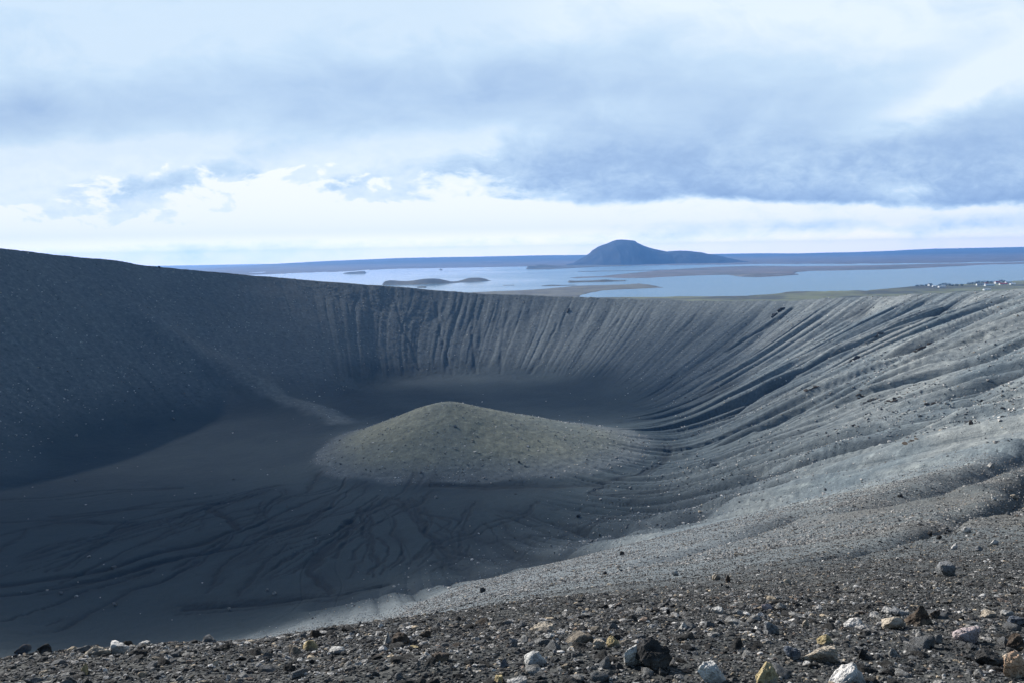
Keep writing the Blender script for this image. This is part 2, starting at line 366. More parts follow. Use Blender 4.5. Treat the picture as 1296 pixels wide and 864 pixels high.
# ------------------------------------------------------------------ materials of the ground
def mat_crater():
    m, t = material('tephra'); p = t.obj()
    sand, ch, right, near, furrow_shade, hill, wall = (t.attr(a).outputs['Fac'] for a in ('sand', 'channel', 'right', 'near', 'furrow_shade', 'hill', 'wall'))
    arc, rad = t.attr('arc').outputs['Fac'], t.attr('rad').outputs['Fac']
    big = t.noise(p, .018, 5, .6); mid = t.noise(p, .30, 5, .68); fine = t.noise(p, 2.2, 5, .65); grit = t.noise(p, 17, 4, .7)
    s1 = t.noise(t.comb(t.m('MULTIPLY', arc, .16), t.m('MULTIPLY', rad, .012), 0), 1.0, 5, .62); s2 = t.noise(t.comb(t.m('MULTIPLY', arc, .75), t.m('MULTIPLY', rad, .03), 5), 1.0, 4, .62)
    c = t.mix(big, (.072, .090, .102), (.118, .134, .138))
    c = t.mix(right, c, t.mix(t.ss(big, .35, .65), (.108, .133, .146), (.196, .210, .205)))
    c = t.mix(hill, c, t.mix(t.ss(big, .35, .65), (.112, .128, .116), (.158, .164, .128)))
    # streaks of finer and coarser debris down the walls
    st = t.m('MULTIPLY', t.m('ADD', t.m('MULTIPLY', t.m('SUBTRACT', s1, .5), 1.5), t.m('MULTIPLY', t.m('SUBTRACT', s2, .5), 1.5)), t.ss(right, 0, .8, .5, 1.0))
    c = t.mix(t.m('MULTIPLY', wall, t.ss(st, .02, .5)), c, t.mix(1.0, c, (1.45, 1.42, 1.36), 'MULTIPLY'))
    c = t.mix(t.m('MULTIPLY', wall, t.ss(st, -.02, -.5)), c, t.mix(1.0, c, (.48, .52, .56), 'MULTIPLY'))
    c = t.mix(t.m('MULTIPLY', t.ss(mid, .5, .7), t.m('SUBTRACT', 1.0, t.m('MULTIPLY', sand, .7))), c, t.mix(1.0, c, (1.5, 1.47, 1.42), 'MULTIPLY'))
    c = t.mix(t.ss(mid, .5, .3), c, t.mix(1.0, c, (.62, .65, .68), 'MULTIPLY'))
    # fine dark ash on the floor
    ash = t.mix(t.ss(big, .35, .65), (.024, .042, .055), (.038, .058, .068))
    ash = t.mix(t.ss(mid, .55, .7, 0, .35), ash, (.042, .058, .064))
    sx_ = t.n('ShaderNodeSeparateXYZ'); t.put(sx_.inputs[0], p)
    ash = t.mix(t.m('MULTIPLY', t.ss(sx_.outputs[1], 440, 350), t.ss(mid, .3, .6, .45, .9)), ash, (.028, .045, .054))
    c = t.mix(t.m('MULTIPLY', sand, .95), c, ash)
    c = t.mix(t.m('MULTIPLY', ch, .8), c, (.012, .018, .024))
    nb = t.noise(p, .05, 3, .6)
    c = t.mix(near, c, t.mix(t.ss(nb, .42, .62), (.092, .100, .096), (.112, .100, .082)))
    c = t.mix(t.attr('pale').outputs['Fac'], c, (.150, .170, .178))
    c = t.mix(t.m('MULTIPLY', furrow_shade, .86), c, t.mix(big, (.030, .041, .050), (.044, .054, .060)))  # dark sand tone that paints shade into the furrows
    c = t.mix(t.m('MULTIPLY', t.attr('close').outputs['Fac'], .8), c, (.038, .038, .036))
    # gravel: lighter and darker grains
    calm = t.m('SUBTRACT', 1.0, t.m('MULTIPLY', sand, .75)); c = t.mix(t.m('MULTIPLY', calm, t.ss(fine, .52, .78, 0, .5)), c, t.mix(1.0, c, (2.0, 1.95, 1.9), 'MULTIPLY')); c = t.mix(t.ss(fine, .47, .28, 0, .7), c, t.mix(1.0, c, (.3, .32, .34), 'MULTIPLY'))
    gv = t.m('MULTIPLY', t.ss(grit, .55, .75), near); c = t.mix(t.m('MULTIPLY', gv, .7), c, (.36, .34, .31))
    gd = t.m('MULTIPLY', t.ss(grit, .45, .3), near); c = t.mix(t.m('MULTIPLY', gd, .75), c, (.014, .015, .015))
    hgt = t.m('ADD', t.m('MULTIPLY', fine, .5), t.m('ADD', t.m('MULTIPLY', mid, .45), t.m('MULTIPLY', grit, .08)))
    t.out(c, .95, t.bump(hgt, .8, .9), .15)
    return m
def mat_land(name, a, b, c3, scale=.004):
    m, t = material(name); p = t.obj()
    n = t.noise(p, scale, 6, .62); n2 = t.noise(p, scale * 5, 4, .6)
    c = t.mix(t.ss(n, .38, .62), a, b); c = t.mix(t.ss(n2, .52, .7, 0, .75), c, c3)
    t.out(c, .95, None, .1)
    return m
M = {}
M['tephra'] = mat_crater()
M['moor'] = mat_land('moor', (.050, .056, .050), (.135, .145, .080), (.105, .088, .072), .006)
M['island'] = mat_land('island', (.045, .05, .042), (.085, .08, .06), (.035, .04, .03), .01)
M['far_moor'] = mat_land('far_moor', (.12, .105, .105), (.075, .08, .075), (.17, .16, .15), .0018)
M['hill'] = mat_land('hill', (.014, .020, .030), (.024, .030, .038), (.034, .034, .036), .002)
M['flats'] = mat_land('flats', (.085, .085, .078), (.125, .125, .10), (.065, .062, .06), .008)
def mat_hill():
    m, t = material('heath'); p = t.obj(); sp = t.n('ShaderNodeSeparateXYZ'); t.put(sp.inputs[0], p); x_, y_, z_ = sp.outputs
    n = t.noise(p, .002, 6, .62); q = t.comb(t.m('MULTIPLY', x_, .0012), t.m('MULTIPLY', y_, .006), 0)
    b = t.noise(q, 1.0, 6, .62); b2 = t.noise(q, 2.7, 4, .6)
    low = t.mix(t.ss(b, .4, .6), (.060, .054, .058), (.105, .096, .092)); low = t.mix(t.ss(b2, .60, .68, 0, .8), low, (.22, .22, .22))
    c = t.mix(t.ss(t.m('ADD', z_, t.m('MULTIPLY', t.m('SUBTRACT', n, .5), 60)), -118, -92), low, t.mix(t.ss(n, .38, .62), (.012, .018, .028), (.028, .034, .040)))
    t.out(c, .95, None, .1); return m
M['heath'] = mat_hill()
def mat_lake():
    m, t = material('lake_water'); p = t.obj()
    w = t.noise(p, .03, 5, .6); w2 = t.noise(p, .0014, 4, .6)
    sp = t.n('ShaderNodeSeparateXYZ'); t.put(sp.inputs[0], p)
    wind = t.ss(t.m('ADD', sp.outputs[0], t.m('MULTIPLY', t.m('SUBTRACT', w2, .5), 1600)), -900, 900)
    bn = t.bump(w, .1, 3.0); t.t.nodes[-1].inputs['Strength'].default_value = .1; t.put(t.t.nodes[-1].inputs['Strength'], t.m('MULTIPLY_ADD', wind, .105, .025))
    t.out((.05, .12, .165), t.m('MULTIPLY_ADD', wind, .17, .10), bn, .5)
    return m
M['lake'] = mat_lake()

# ------------------------------------------------------------------ build the crater
def rows():
    d = list(np.geomspace(.25, 3.0, 26))
    def go(to, f):
        while d[-1] < to: d.append(d[-1] + f(d[-1]))
    go(14, lambda q: q * .012); go(250, lambda q: q * .0075); go(620, lambda q: 1.25); go(980, lambda q: 1.1); go(1500, lambda q: 18)
    return np.array(d)
D = rows()
A = np.radians(np.concatenate([np.arange(-180, -37, 2.5), np.arange(-37, 37, .05), np.arange(37, 179.9, 2.5)]))
dd, aa = np.meshgrid(D, A, indexing='ij')
X, Y = (dd * np.sin(aa)).ravel(), (dd * np.cos(aa)).ravel()
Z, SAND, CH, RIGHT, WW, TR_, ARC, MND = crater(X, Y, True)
nr, na = len(D), len(A)
i = np.arange(nr - 1)[:, None] * na; j = np.arange(na)[None, :]; j2 = (j + 1) % na
faces = np.stack([i + j, i + j2, i + na + j2, i + na + j], -1).reshape(-1, 4)
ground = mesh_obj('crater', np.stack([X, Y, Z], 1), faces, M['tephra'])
tag(ground, 'wide dark gravel crater with ribbed walls and a low rounded hill on its floor', 'crater', kind='structure')
dist = np.hypot(X, Y)
attr(ground, 'sand', SAND); attr(ground, 'channel', CH); attr(ground, 'furrow_shade', TR_); attr(ground, 'arc', ARC); attr(ground, 'rad', polar(X, Y)[0]); attr(ground, 'hill', sst(2, 12, MND)); attr(ground, 'wall', sst(-.1, .2, WW) * sst(40, 160, np.hypot(X, Y)))
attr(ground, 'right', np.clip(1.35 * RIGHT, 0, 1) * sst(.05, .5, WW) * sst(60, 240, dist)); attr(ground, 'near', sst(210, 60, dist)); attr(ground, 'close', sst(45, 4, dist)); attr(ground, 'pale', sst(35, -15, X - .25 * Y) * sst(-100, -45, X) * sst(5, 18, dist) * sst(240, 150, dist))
print('crater verts', len(X))

# ------------------------------------------------------------------ country round the crater
def sdist(px, py, poly):
    """signed distance in photo-angle units to a polygon on the lake plane (inside > 0)"""
    K = 3.0
    inside = np.zeros(px.shape, bool); best = np.full(px.shape, 1e9)
    P = [(a, b * K) for a, b in poly]; y = py * K
    for (ax, ay), (bx, by) in zip(P, P[1:] + P[:1]):
        vx, vy = bx - ax, by - ay
        t = np.clip(((px - ax) * vx + (y - ay) * vy) / (vx * vx + vy * vy + 1e-9), 0, 1)
        best = np.minimum(best, np.hypot(px - ax - t * vx, y - ay - t * vy))
        cr = ((ay > y) != (by > y)) & (px < (bx - ax) * (y - ay) / (by - ay + 1e-12) + ax)
        inside ^= cr
    return np.where(inside, best, -best)
def land(name, poly, h, mat, edge=6.0, bumps=None, step=(1.0, .25), rough=.5, kind='structure', label=None, cat=None):
    """low land that rises out of the lake: outline on the water plane, real height above it"""
    poly = [(float(a), float(b)) for a, b in poly]
    xs = [a for a, _ in poly]; ys = [b for _, b in poly]
    gx = np.arange(min(xs) - 3, max(xs) + 3.01, step[0]); gy = np.arange(min(ys) - .8, max(ys) + .81, step[1])
    PX, PY = np.meshgrid(gx, gy); sh = PX.shape; PX, PY = PX.ravel(), PY.ravel()
    wx, wy = at_z(PX, PY, LAKE_Z)
    sd = sdist(PX + 1.6 * noise(PX / 5, PY * 1.3, 61) + .8 * noise(PX / 2, PY * 2, 62), PY, poly)
    z = LAKE_Z - 2 + (2 + h * (1 + rough * fbm(wx / 260, wy / 260, 63, 4))) * sst(-.6, edge, sd)
    for bx, by, bh, bw in (bumps or []):
        cx, cy = at_z(bx, by, LAKE_Z)
        z = z + bh * np.exp(-((wx - cx) / bw) ** 2 - ((wy - cy) / (bw * 1.4)) ** 2) * sst(-.4, 1.5, sd)
    n1, n2 = sh; ii = np.arange(n1 - 1)[:, None] * n2; jj = np.arange(n2 - 1)[None, :]
    f = np.stack([ii + n2 + jj, ii + n2 + jj + 1, ii + jj + 1, ii + jj], -1).reshape(-1, 4)
    f = f[(sd[f] > -1.2).any(1)]
    used = np.unique(f); mp = np.full(len(PX), -1); mp[used] = np.arange(len(used))
    o = mesh_obj(name, np.stack([wx, wy, z], 1)[used], mp[f], mat)
    return tag(o, label, cat, kind=kind)

S = 20000.0
v = [(-S, -S, -141), (S, -S, -141), (S, S, -141), (-S, S, -141)]
tag(mesh_obj('ground', v, [(0, 1, 2, 3)], M['far_moor'], False), 'flat brown moor reaching to the horizon', 'ground', kind='structure')
lk = [(-5200, 1050, LAKE_Z), (5600, 1050, LAKE_Z), (6800, 8600, LAKE_Z), (-6200, 8600, LAKE_Z)]
tag(mesh_obj('lake', lk, [(0, 1, 2, 3)], M['lake'], False), 'pale shining lake beyond the crater', 'lake', kind='structure')

near_shore = [(690, 381), (757, 375.8), (800, 375.2), (838, 375.2), (857, 374.3), (900, 374.5), (943, 374.3), (963, 373), (994, 371.0), (1040, 371.5), (1073, 370.4), (1103, 366.4), (1135, 364), (1156, 362), (1173, 360.9),
              (1221, 358.9), (1240, 357), (1265, 356.2), (1280, 354.8), (1345, 352.5), (1420, 350), (1420, 440), (690, 440)]
land('shore_land', near_shore, 3.0, M['moor'], 7, [(1010, 371.2, 7, 60), (1040, 371, 8, 50), (1075, 371, 6, 50)], (2.0, .35), label='green and brown moor on the near lake shore', cat='shore')
ISL = M['island']
land('island', [(481, 361), (490, 358.5), (515, 357.5), (540, 357), (565, 356.6), (592, 355.2), (610, 354.7), (629, 355.4), (600, 357.4), (565, 359.2), (515, 361)], 2, ISL, 3,
     [(492, 360, 12, 45), (508, 359.6, 8, 60), (535, 359, 15, 60), (555, 358.4, 14, 55), (594, 356, 11, 40), (607, 355.4, 12, 45)], (.7, .2), label='long hummocky island lying alone on the lake', cat='island')
land('islet', [(526, 363.8), (535, 363.2), (543, 363.6), (538, 364.5), (529, 364.6)], 3, ISL, 2, None, (.5, .15), label='tiny flat islet in front of the hummocky island', cat='islet')
land('peninsula', [(560, 374), (583, 370), (629, 367.7), (660, 366.6), (687, 365), (712, 362.6), (731, 360.8), (760, 360), (791, 358.9), (810, 357.4), (822, 360), (838, 363), (846, 364.6), (815, 366.2), (790, 367.4), (764, 368.9), (748, 372), (738, 374.7), (732, 382), (560, 384)],
     2.5, M['flats'], 7, None, (1.2, .25), label='brown flat peninsula just beyond the far crater rim', cat='peninsula')
land('sandbar', [(680, 362.4), (700, 361.2), (728, 360.8), (735, 361.6), (700, 362.6)], 2, ISL, 1.5, [(683, 362, 5, 25), (696, 361.5, 4, 20)], (.6, .15), label='thin dark spit beside the brown peninsula', cat='spit')
land('sandbar', [(634, 361.2), (650, 360.8), (651, 361.6), (637, 361.9)], 1.5, ISL, 1.5, None, (.5, .15), label='faint thin sandbar between the island and the spit', cat='sandbar')
land('shoal', [(717, 357), (735, 355.6), (770, 355.4), (797, 354.8), (790, 356.4), (760, 357.4), (720, 358.2)], 2.5, ISL, 2, [(722, 357.4, 4, 30), (765, 356.5, 5, 40)], (.7, .15), label='narrow dark shoal parallel to the brown peninsula', cat='shoal')
land('headland', [(712, 351.8), (735, 350.2), (759, 349.8), (775, 348), (791, 346.4), (812, 344.2), (835, 342), (878, 339.3), (907, 337.4), (955, 336.2), (1003, 336.8), (1050, 336.4), (1100, 335.6), (1150, 334.6), (1200, 333.4), (1300, 331.5), (1400, 330), (1400, 332.5), (1296, 334.9),
     (1251, 335.5), (1217, 337.4), (1190, 338.6), (1168, 339.8), (1116, 341.9), (1069, 342.9), (1028, 343.4), (1007, 345.3), (1011, 348), (994, 349.8), (959, 351.6), (936, 350.6), (922, 348.4), (890, 349.2), (868, 349.8), (840, 351.2), (821.6, 352.4), (791, 352.6), (760, 351.6), (730, 352.8)],
     3.5, M['far_moor'], 4, [(790, 349, 4, 70), (950, 349.5, 6, 90), (985, 348, 5, 70)], (1.2, .15), label='broad brown headland reaching across the lake below the mountain', cat='headland')
land('spit', [(728, 343.9), (760, 343.0), (800, 342.4), (840, 341.6), (862, 341.2), (840, 342.6), (780, 343.6), (735, 344.6)], 2, ISL, 1.5, None, (.8, .12), label='hairline spit between the dark promontory and the headland', cat='spit')
land('promontory', [(664, 341.3), (668, 339), (680, 337.6), (700, 337), (735, 335.6), (800, 334.5), (800, 337), (759, 338.2), (722, 340), (700, 341.2), (685, 341.6)], 4, ISL, 2.5,
     [(671, 340.6, 22, 60), (682, 339.8, 24, 90), (700, 339.6, 16, 100)], (.8, .12), label='dark rocky promontory at the foot of the mountain', cat='promontory')
land('rock_islet', [(556.5, 341.8), (560, 341.5), (561, 342.1), (558, 342.3)], 9, ISL, 1, None, (.4, .12), label='single dark rock standing in the far lake', cat='islet')
land('islet', [(432, 346.9), (440, 345.4), (452, 344.6), (463, 344.4), (464, 346), (455, 347), (440, 347.4)], 3, ISL, 2, [(444, 346.4, 10, 50), (457, 345.8, 13, 60)], (.6, .14), label='dark islet close to the far left shore', cat='islet')

# far shore: one sheet that climbs from the water to the skyline
def far_land():
    gx = np.arange(-220, 1520, 3.0)
    shore_x = [-220, 200, 319, 383, 433, 472, 520, 558, 600, 665, 730, 790, 860, 907, 960, 1050, 1150, 1300, 1520]
    shore_y = [352, 352, 348.4, 345.2, 344.0, 341.4, 339.0, 338, 337.2, 337, 336.6, 336.2, 335.8, 335.2, 334.6, 334.2, 333.6, 331, 327]
    sky_x = [-220, 180, 236, 339, 430, 500, 558, 640, 700, 760, 830, 905, 960, 1010, 1070, 1110, 1130, 1160, 1185, 1240, 1296, 1400, 1520]
    sky_y = [345, 343, 341, 334.9, 330, 327.2, 325.9, 324.2, 323.3, 322.9, 322.4, 321.9, 321.0, 321.0, 319.4, 318.3, 317.6, 316.2, 314.9, 314.1, 313, 311, 309]
    sy0 = np.interp(gx, shore_x, shore_y) + .35 * noise(gx / 14, gx * 0, 71) + .2 * noise(gx / 5, gx * 0, 72)
    rx, rz = ray(gx, sy0); d0 = LAKE_Z / rz
    d0 = np.clip(d0, 3000, 8400)
    top = np.interp(gx, sky_x, sky_y) + .25 * noise(gx / 40, gx * 0, 73)
    U = np.concatenate([[-.02], np.linspace(0, 1, 46), [1.06, 1.3]])
    V = []
    for u in U:
        d1 = np.interp(gx, [-220, 300, 600, 900, 1100, 1520], [13000, 13000, 15000, 15500, 15000, 15000])
        d = d0 + (d1 - d0) * max(u, 0)
        _, rzt = ray(gx, top); zt = rzt * d1
        if u < 0: z = np.full(gx.shape, LAKE_Z - 4); d = d0 - 60
        elif u <= 1:
            prof = .12 * min(1, u * 9) * 0 + (u ** 1.9)
            z = LAKE_Z + 1.0 + 2.2 * min(1, u * 14) + (zt - LAKE_Z - 3) * prof
            z = z + (5 * fbm(gx / 60, gx * 0 + u * 7, 74, 4) + 6 * noise(gx / 25, gx * 0 + u * 13, 78) * (1 - u)) * min(1, u * 5) * (1 - u) ** .5
        else: z = zt - (u - 1) * 900
        rxx, _ = ray(gx, top)
        V.append(np.stack([rxx * d, d, z], 1))
    n1, n2 = len(U), len(gx)
    V = np.concatenate(V)
    ii = np.arange(n1 - 1)[:, None] * n2; jj = np.arange(n2 - 1)[None, :]
    f = np.stack([ii + jj, ii + jj + 1, ii + n2 + jj + 1, ii + n2 + jj], -1).reshape(-1, 4)
    return V, f
V_, f_ = far_land()
tag(mesh_obj('hills', V_, f_, M['heath']), 'long low blue hills beyond the lake', 'hills', kind='structure')

def mountain():
    sil = [(715, 336), (726, 333), (733, 328.6), (741, 323), (748, 318.2), (752, 315.4), (757, 312.4), (763, 310), (770, 307.4), (776, 304.8), (781, 303.4), (787, 303), (794, 303.3), (803, 305), (809, 308), (815, 311), (822, 313), (830, 315), (838, 317),
           (845, 318.3), (850, 317.7), (860, 317), (868, 317.2), (875, 317.9), (883, 318.8), (890, 319.8), (898, 321.2), (905, 322.6), (912, 324), (920, 326), (935, 329), (950, 333)]
    D0 = 8700.0
    gx = np.arange(700, 965, 1.0); ys = np.interp(gx, [a for a, _ in sil], [b for _, b in sil])
    rx, rz = ray(gx, ys); top = rz * D0
    U = np.linspace(-1, 1, 41); V = []
    wid = 620.0
    for u in U:
        prof = np.clip(1 - np.abs(u) ** 1.5, 0, 1)
        hh = (top - LAKE_Z) * prof + LAKE_Z - 3
        hh = hh + 7 * fbm(gx / 9, gx * 0 + u * 5, 81, 4) * prof * (1 - prof) * 3
        dd_ = D0 + u * wid * (.35 + .65 * np.clip((top - LAKE_Z) / 250, 0, 1))
        V.append(np.stack([rx * D0 + 14 * noise(gx / 8, gx * 0 + u * 6, 83), dd_, hh], 1))
    n1, n2 = len(U), len(gx)
    ii = np.arange(n1 - 1)[:, None] * n2; jj = np.arange(n2 - 1)[None, :]
    f = np.stack([ii + jj, ii + jj + 1, ii + n2 + jj + 1, ii + n2 + jj], -1).reshape(-1, 4)
    return np.concatenate(V), f
V_, f_ = mountain()
tag(mesh_obj('mountain', V_, f_, M['hill']), 'dark blue flat-topped mountain with a long right shoulder across the lake', 'mountain', kind='structure')

# ------------------------------------------------------------------ rocks
def ico(sub):
    b = bmesh.new(); bmesh.ops.create_icosphere(b, subdivisions=sub, radius=1)
    v = np.array([q.co[:] for q in b.verts]); f = np.array([[q.index for q in p.verts] for p in b.faces]); b.free()
    return v, f
ICO = {k: ico(k) for k in (1, 2, 3, 4, 5)}
def noise3(v, s, seed):
    return (noise(v[:, 0] * s + 7.3, v[:, 1] * s + v[:, 2] * s * .71 + 3.1, seed) + noise(v[:, 1] * s + 1.7, v[:, 2] * s - v[:, 0] * s * .63 + 5.9, seed + 5)) * .5
def rock_shape(sub, seed, flat=.62, chops=9, rough=1.0, dims=None):
    """an angular stone: a ball cut by random planes, stretched, then weathered"""
    r_ = np.random.default_rng(seed)
    v, f = ICO[sub]; v = v.copy()
    for _ in range(chops):
        n = r_.normal(size=3); n /= np.linalg.norm(n)
        c = r_.uniform(.38, .8)
        over = np.maximum(v @ n - c, 0)
        v = v - np.outer(over, n) * r_.uniform(.85, 1.0)
    if sub >= 2:
        nn = v / np.maximum(np.linalg.norm(v, axis=1, keepdims=True), 1e-6)
        a = .13 * noise3(v, 1.6, seed) + .09 * noise3(v, 3.7, seed + 1)
        if sub >= 3: a = a + .055 * noise3(v, 8.5, seed + 2) + .03 * noise3(v, 18, seed + 3)
        if sub >= 4: a = a - .05 * np.clip(noise3(v, 13, seed + 4) - .15, 0, 1) + .018 * noise3(v, 36, seed + 6)
        v = v + nn * a[:, None] * rough
    else:
        v = v * (1 + .22 * r_.normal(size=(len(v), 1)))
    sx_, sy_ = r_.uniform(.85, 1.3), r_.uniform(.65, .95)
    v = v * np.array([sx_, sy_, flat * r_.uniform(.8, 1.25)])
    v = v - (v.max(0) + v.min(0)) / 2
    v = v / (v[:, 0].max() - v[:, 0].min())          # one metre long
    return v, f
def mat_rock(name, tint=None, spot=None):
    m, t = material(name); p = t.obj()
    if tint is None: base = t.attr('tint').outputs['Color']
    else: base = tint
    n1 = t.noise(p, 2.3, 5, .65); n2 = t.noise(p, 9, 5, .7); n3 = t.noise(p, 34, 3, .7)
    c = t.mix(t.ss(n1, .38, .62, .0, .72), base, t.mix(.55, t.mix(1.0, base, (.34, .32, .30), 'MULTIPLY'), (.07, .068, .064)))
    c = t.mix(t.ss(t.noise(p, 5, 4, .6), .45, .7, 0, .6), c, (.115, .112, .105))
    if spot: c = t.mix(t.ss(n2, .50, .66, 0, .85), c, spot)
    c = t.mix(t.ss(n3, .52, .36, 0, .7), c, t.mix(1.0, c, (.22, .21, .20), 'MULTIPLY'))
    t.out(c, .93, t.bump(t.m('ADD', n2, t.m('MULTIPLY', n3, .5)), .9, .045), .2)
    return m
PAL = {
    'dark': ((.030, .029, .028), (.075, .07, .06)), 'black': ((.015, .015, .016), (.05, .05, .05)), 'brown': ((.060, .044, .032), (.19, .14, .09)),
    'grey': ((.20, .205, .208), (.28, .28, .27)), 'blue': ((.095, .11, .135), (.26, .27, .28)), 'pale': ((.48, .47, .44), (.16, .15, .14)),
    'white': ((.58, .555, .52), (.24, .22, .20)), 'tan': ((.42, .36, .28), (.15, .13, .11)), 'ochre': ((.40, .32, .17), (.24, .22, .19)), 'orange': ((.48, .32, .21), (.60, .52, .42)), 'pink': ((.42, .35, .34), (.2, .17, .17)),
}
RM = {k: mat_rock('rock_' + k, *v) for k, v in PAL.items()}
M['stones'] = mat_rock('loose_stones')

def add_rock(px, py, wpx, hpx, kind, seed, label, name='rock', cat='rock', group=None, sub=4, yaw=None, cone=False, chops=13, sink=.25, deep=.8):
    sink = max(sink, .3) if name == 'rock' and not cone else sink
    x, y, z = hit(px, py - .12 * hpx)
    w_, h_ = .9 * wpx * y / F, .92 * hpx * y / F
    v, f = rock_shape(sub, seed, .7, chops)
    ext = v.max(0) - v.min(0)
    v = v * np.array([1, deep / ext[1], 1 / ext[2]])
    if cone:
        k = np.clip(v[:, 2] + .5, 0, 1); s_ = (1.12 - .92 * k)[:, None]
        v = np.concatenate([v[:, :2] * s_ + np.array([[.10, 0]]) * k[:, None], v[:, 2:]], 1)
    h_ = h_ * 1.0 / (1 - sink)
    v = v * np.array([w_, w_, h_]); v[:, 2] += h_ * (.5 - sink)
    o = mesh_obj(name, v, f, RM[kind], True)
    o.location = (x, y + .2 * w_, z); o.rotation_euler = (0, 0, R(yaw if yaw is not None else 12 * math.sin(seed * 1.7)))
    return tag(o, label, cat, group)

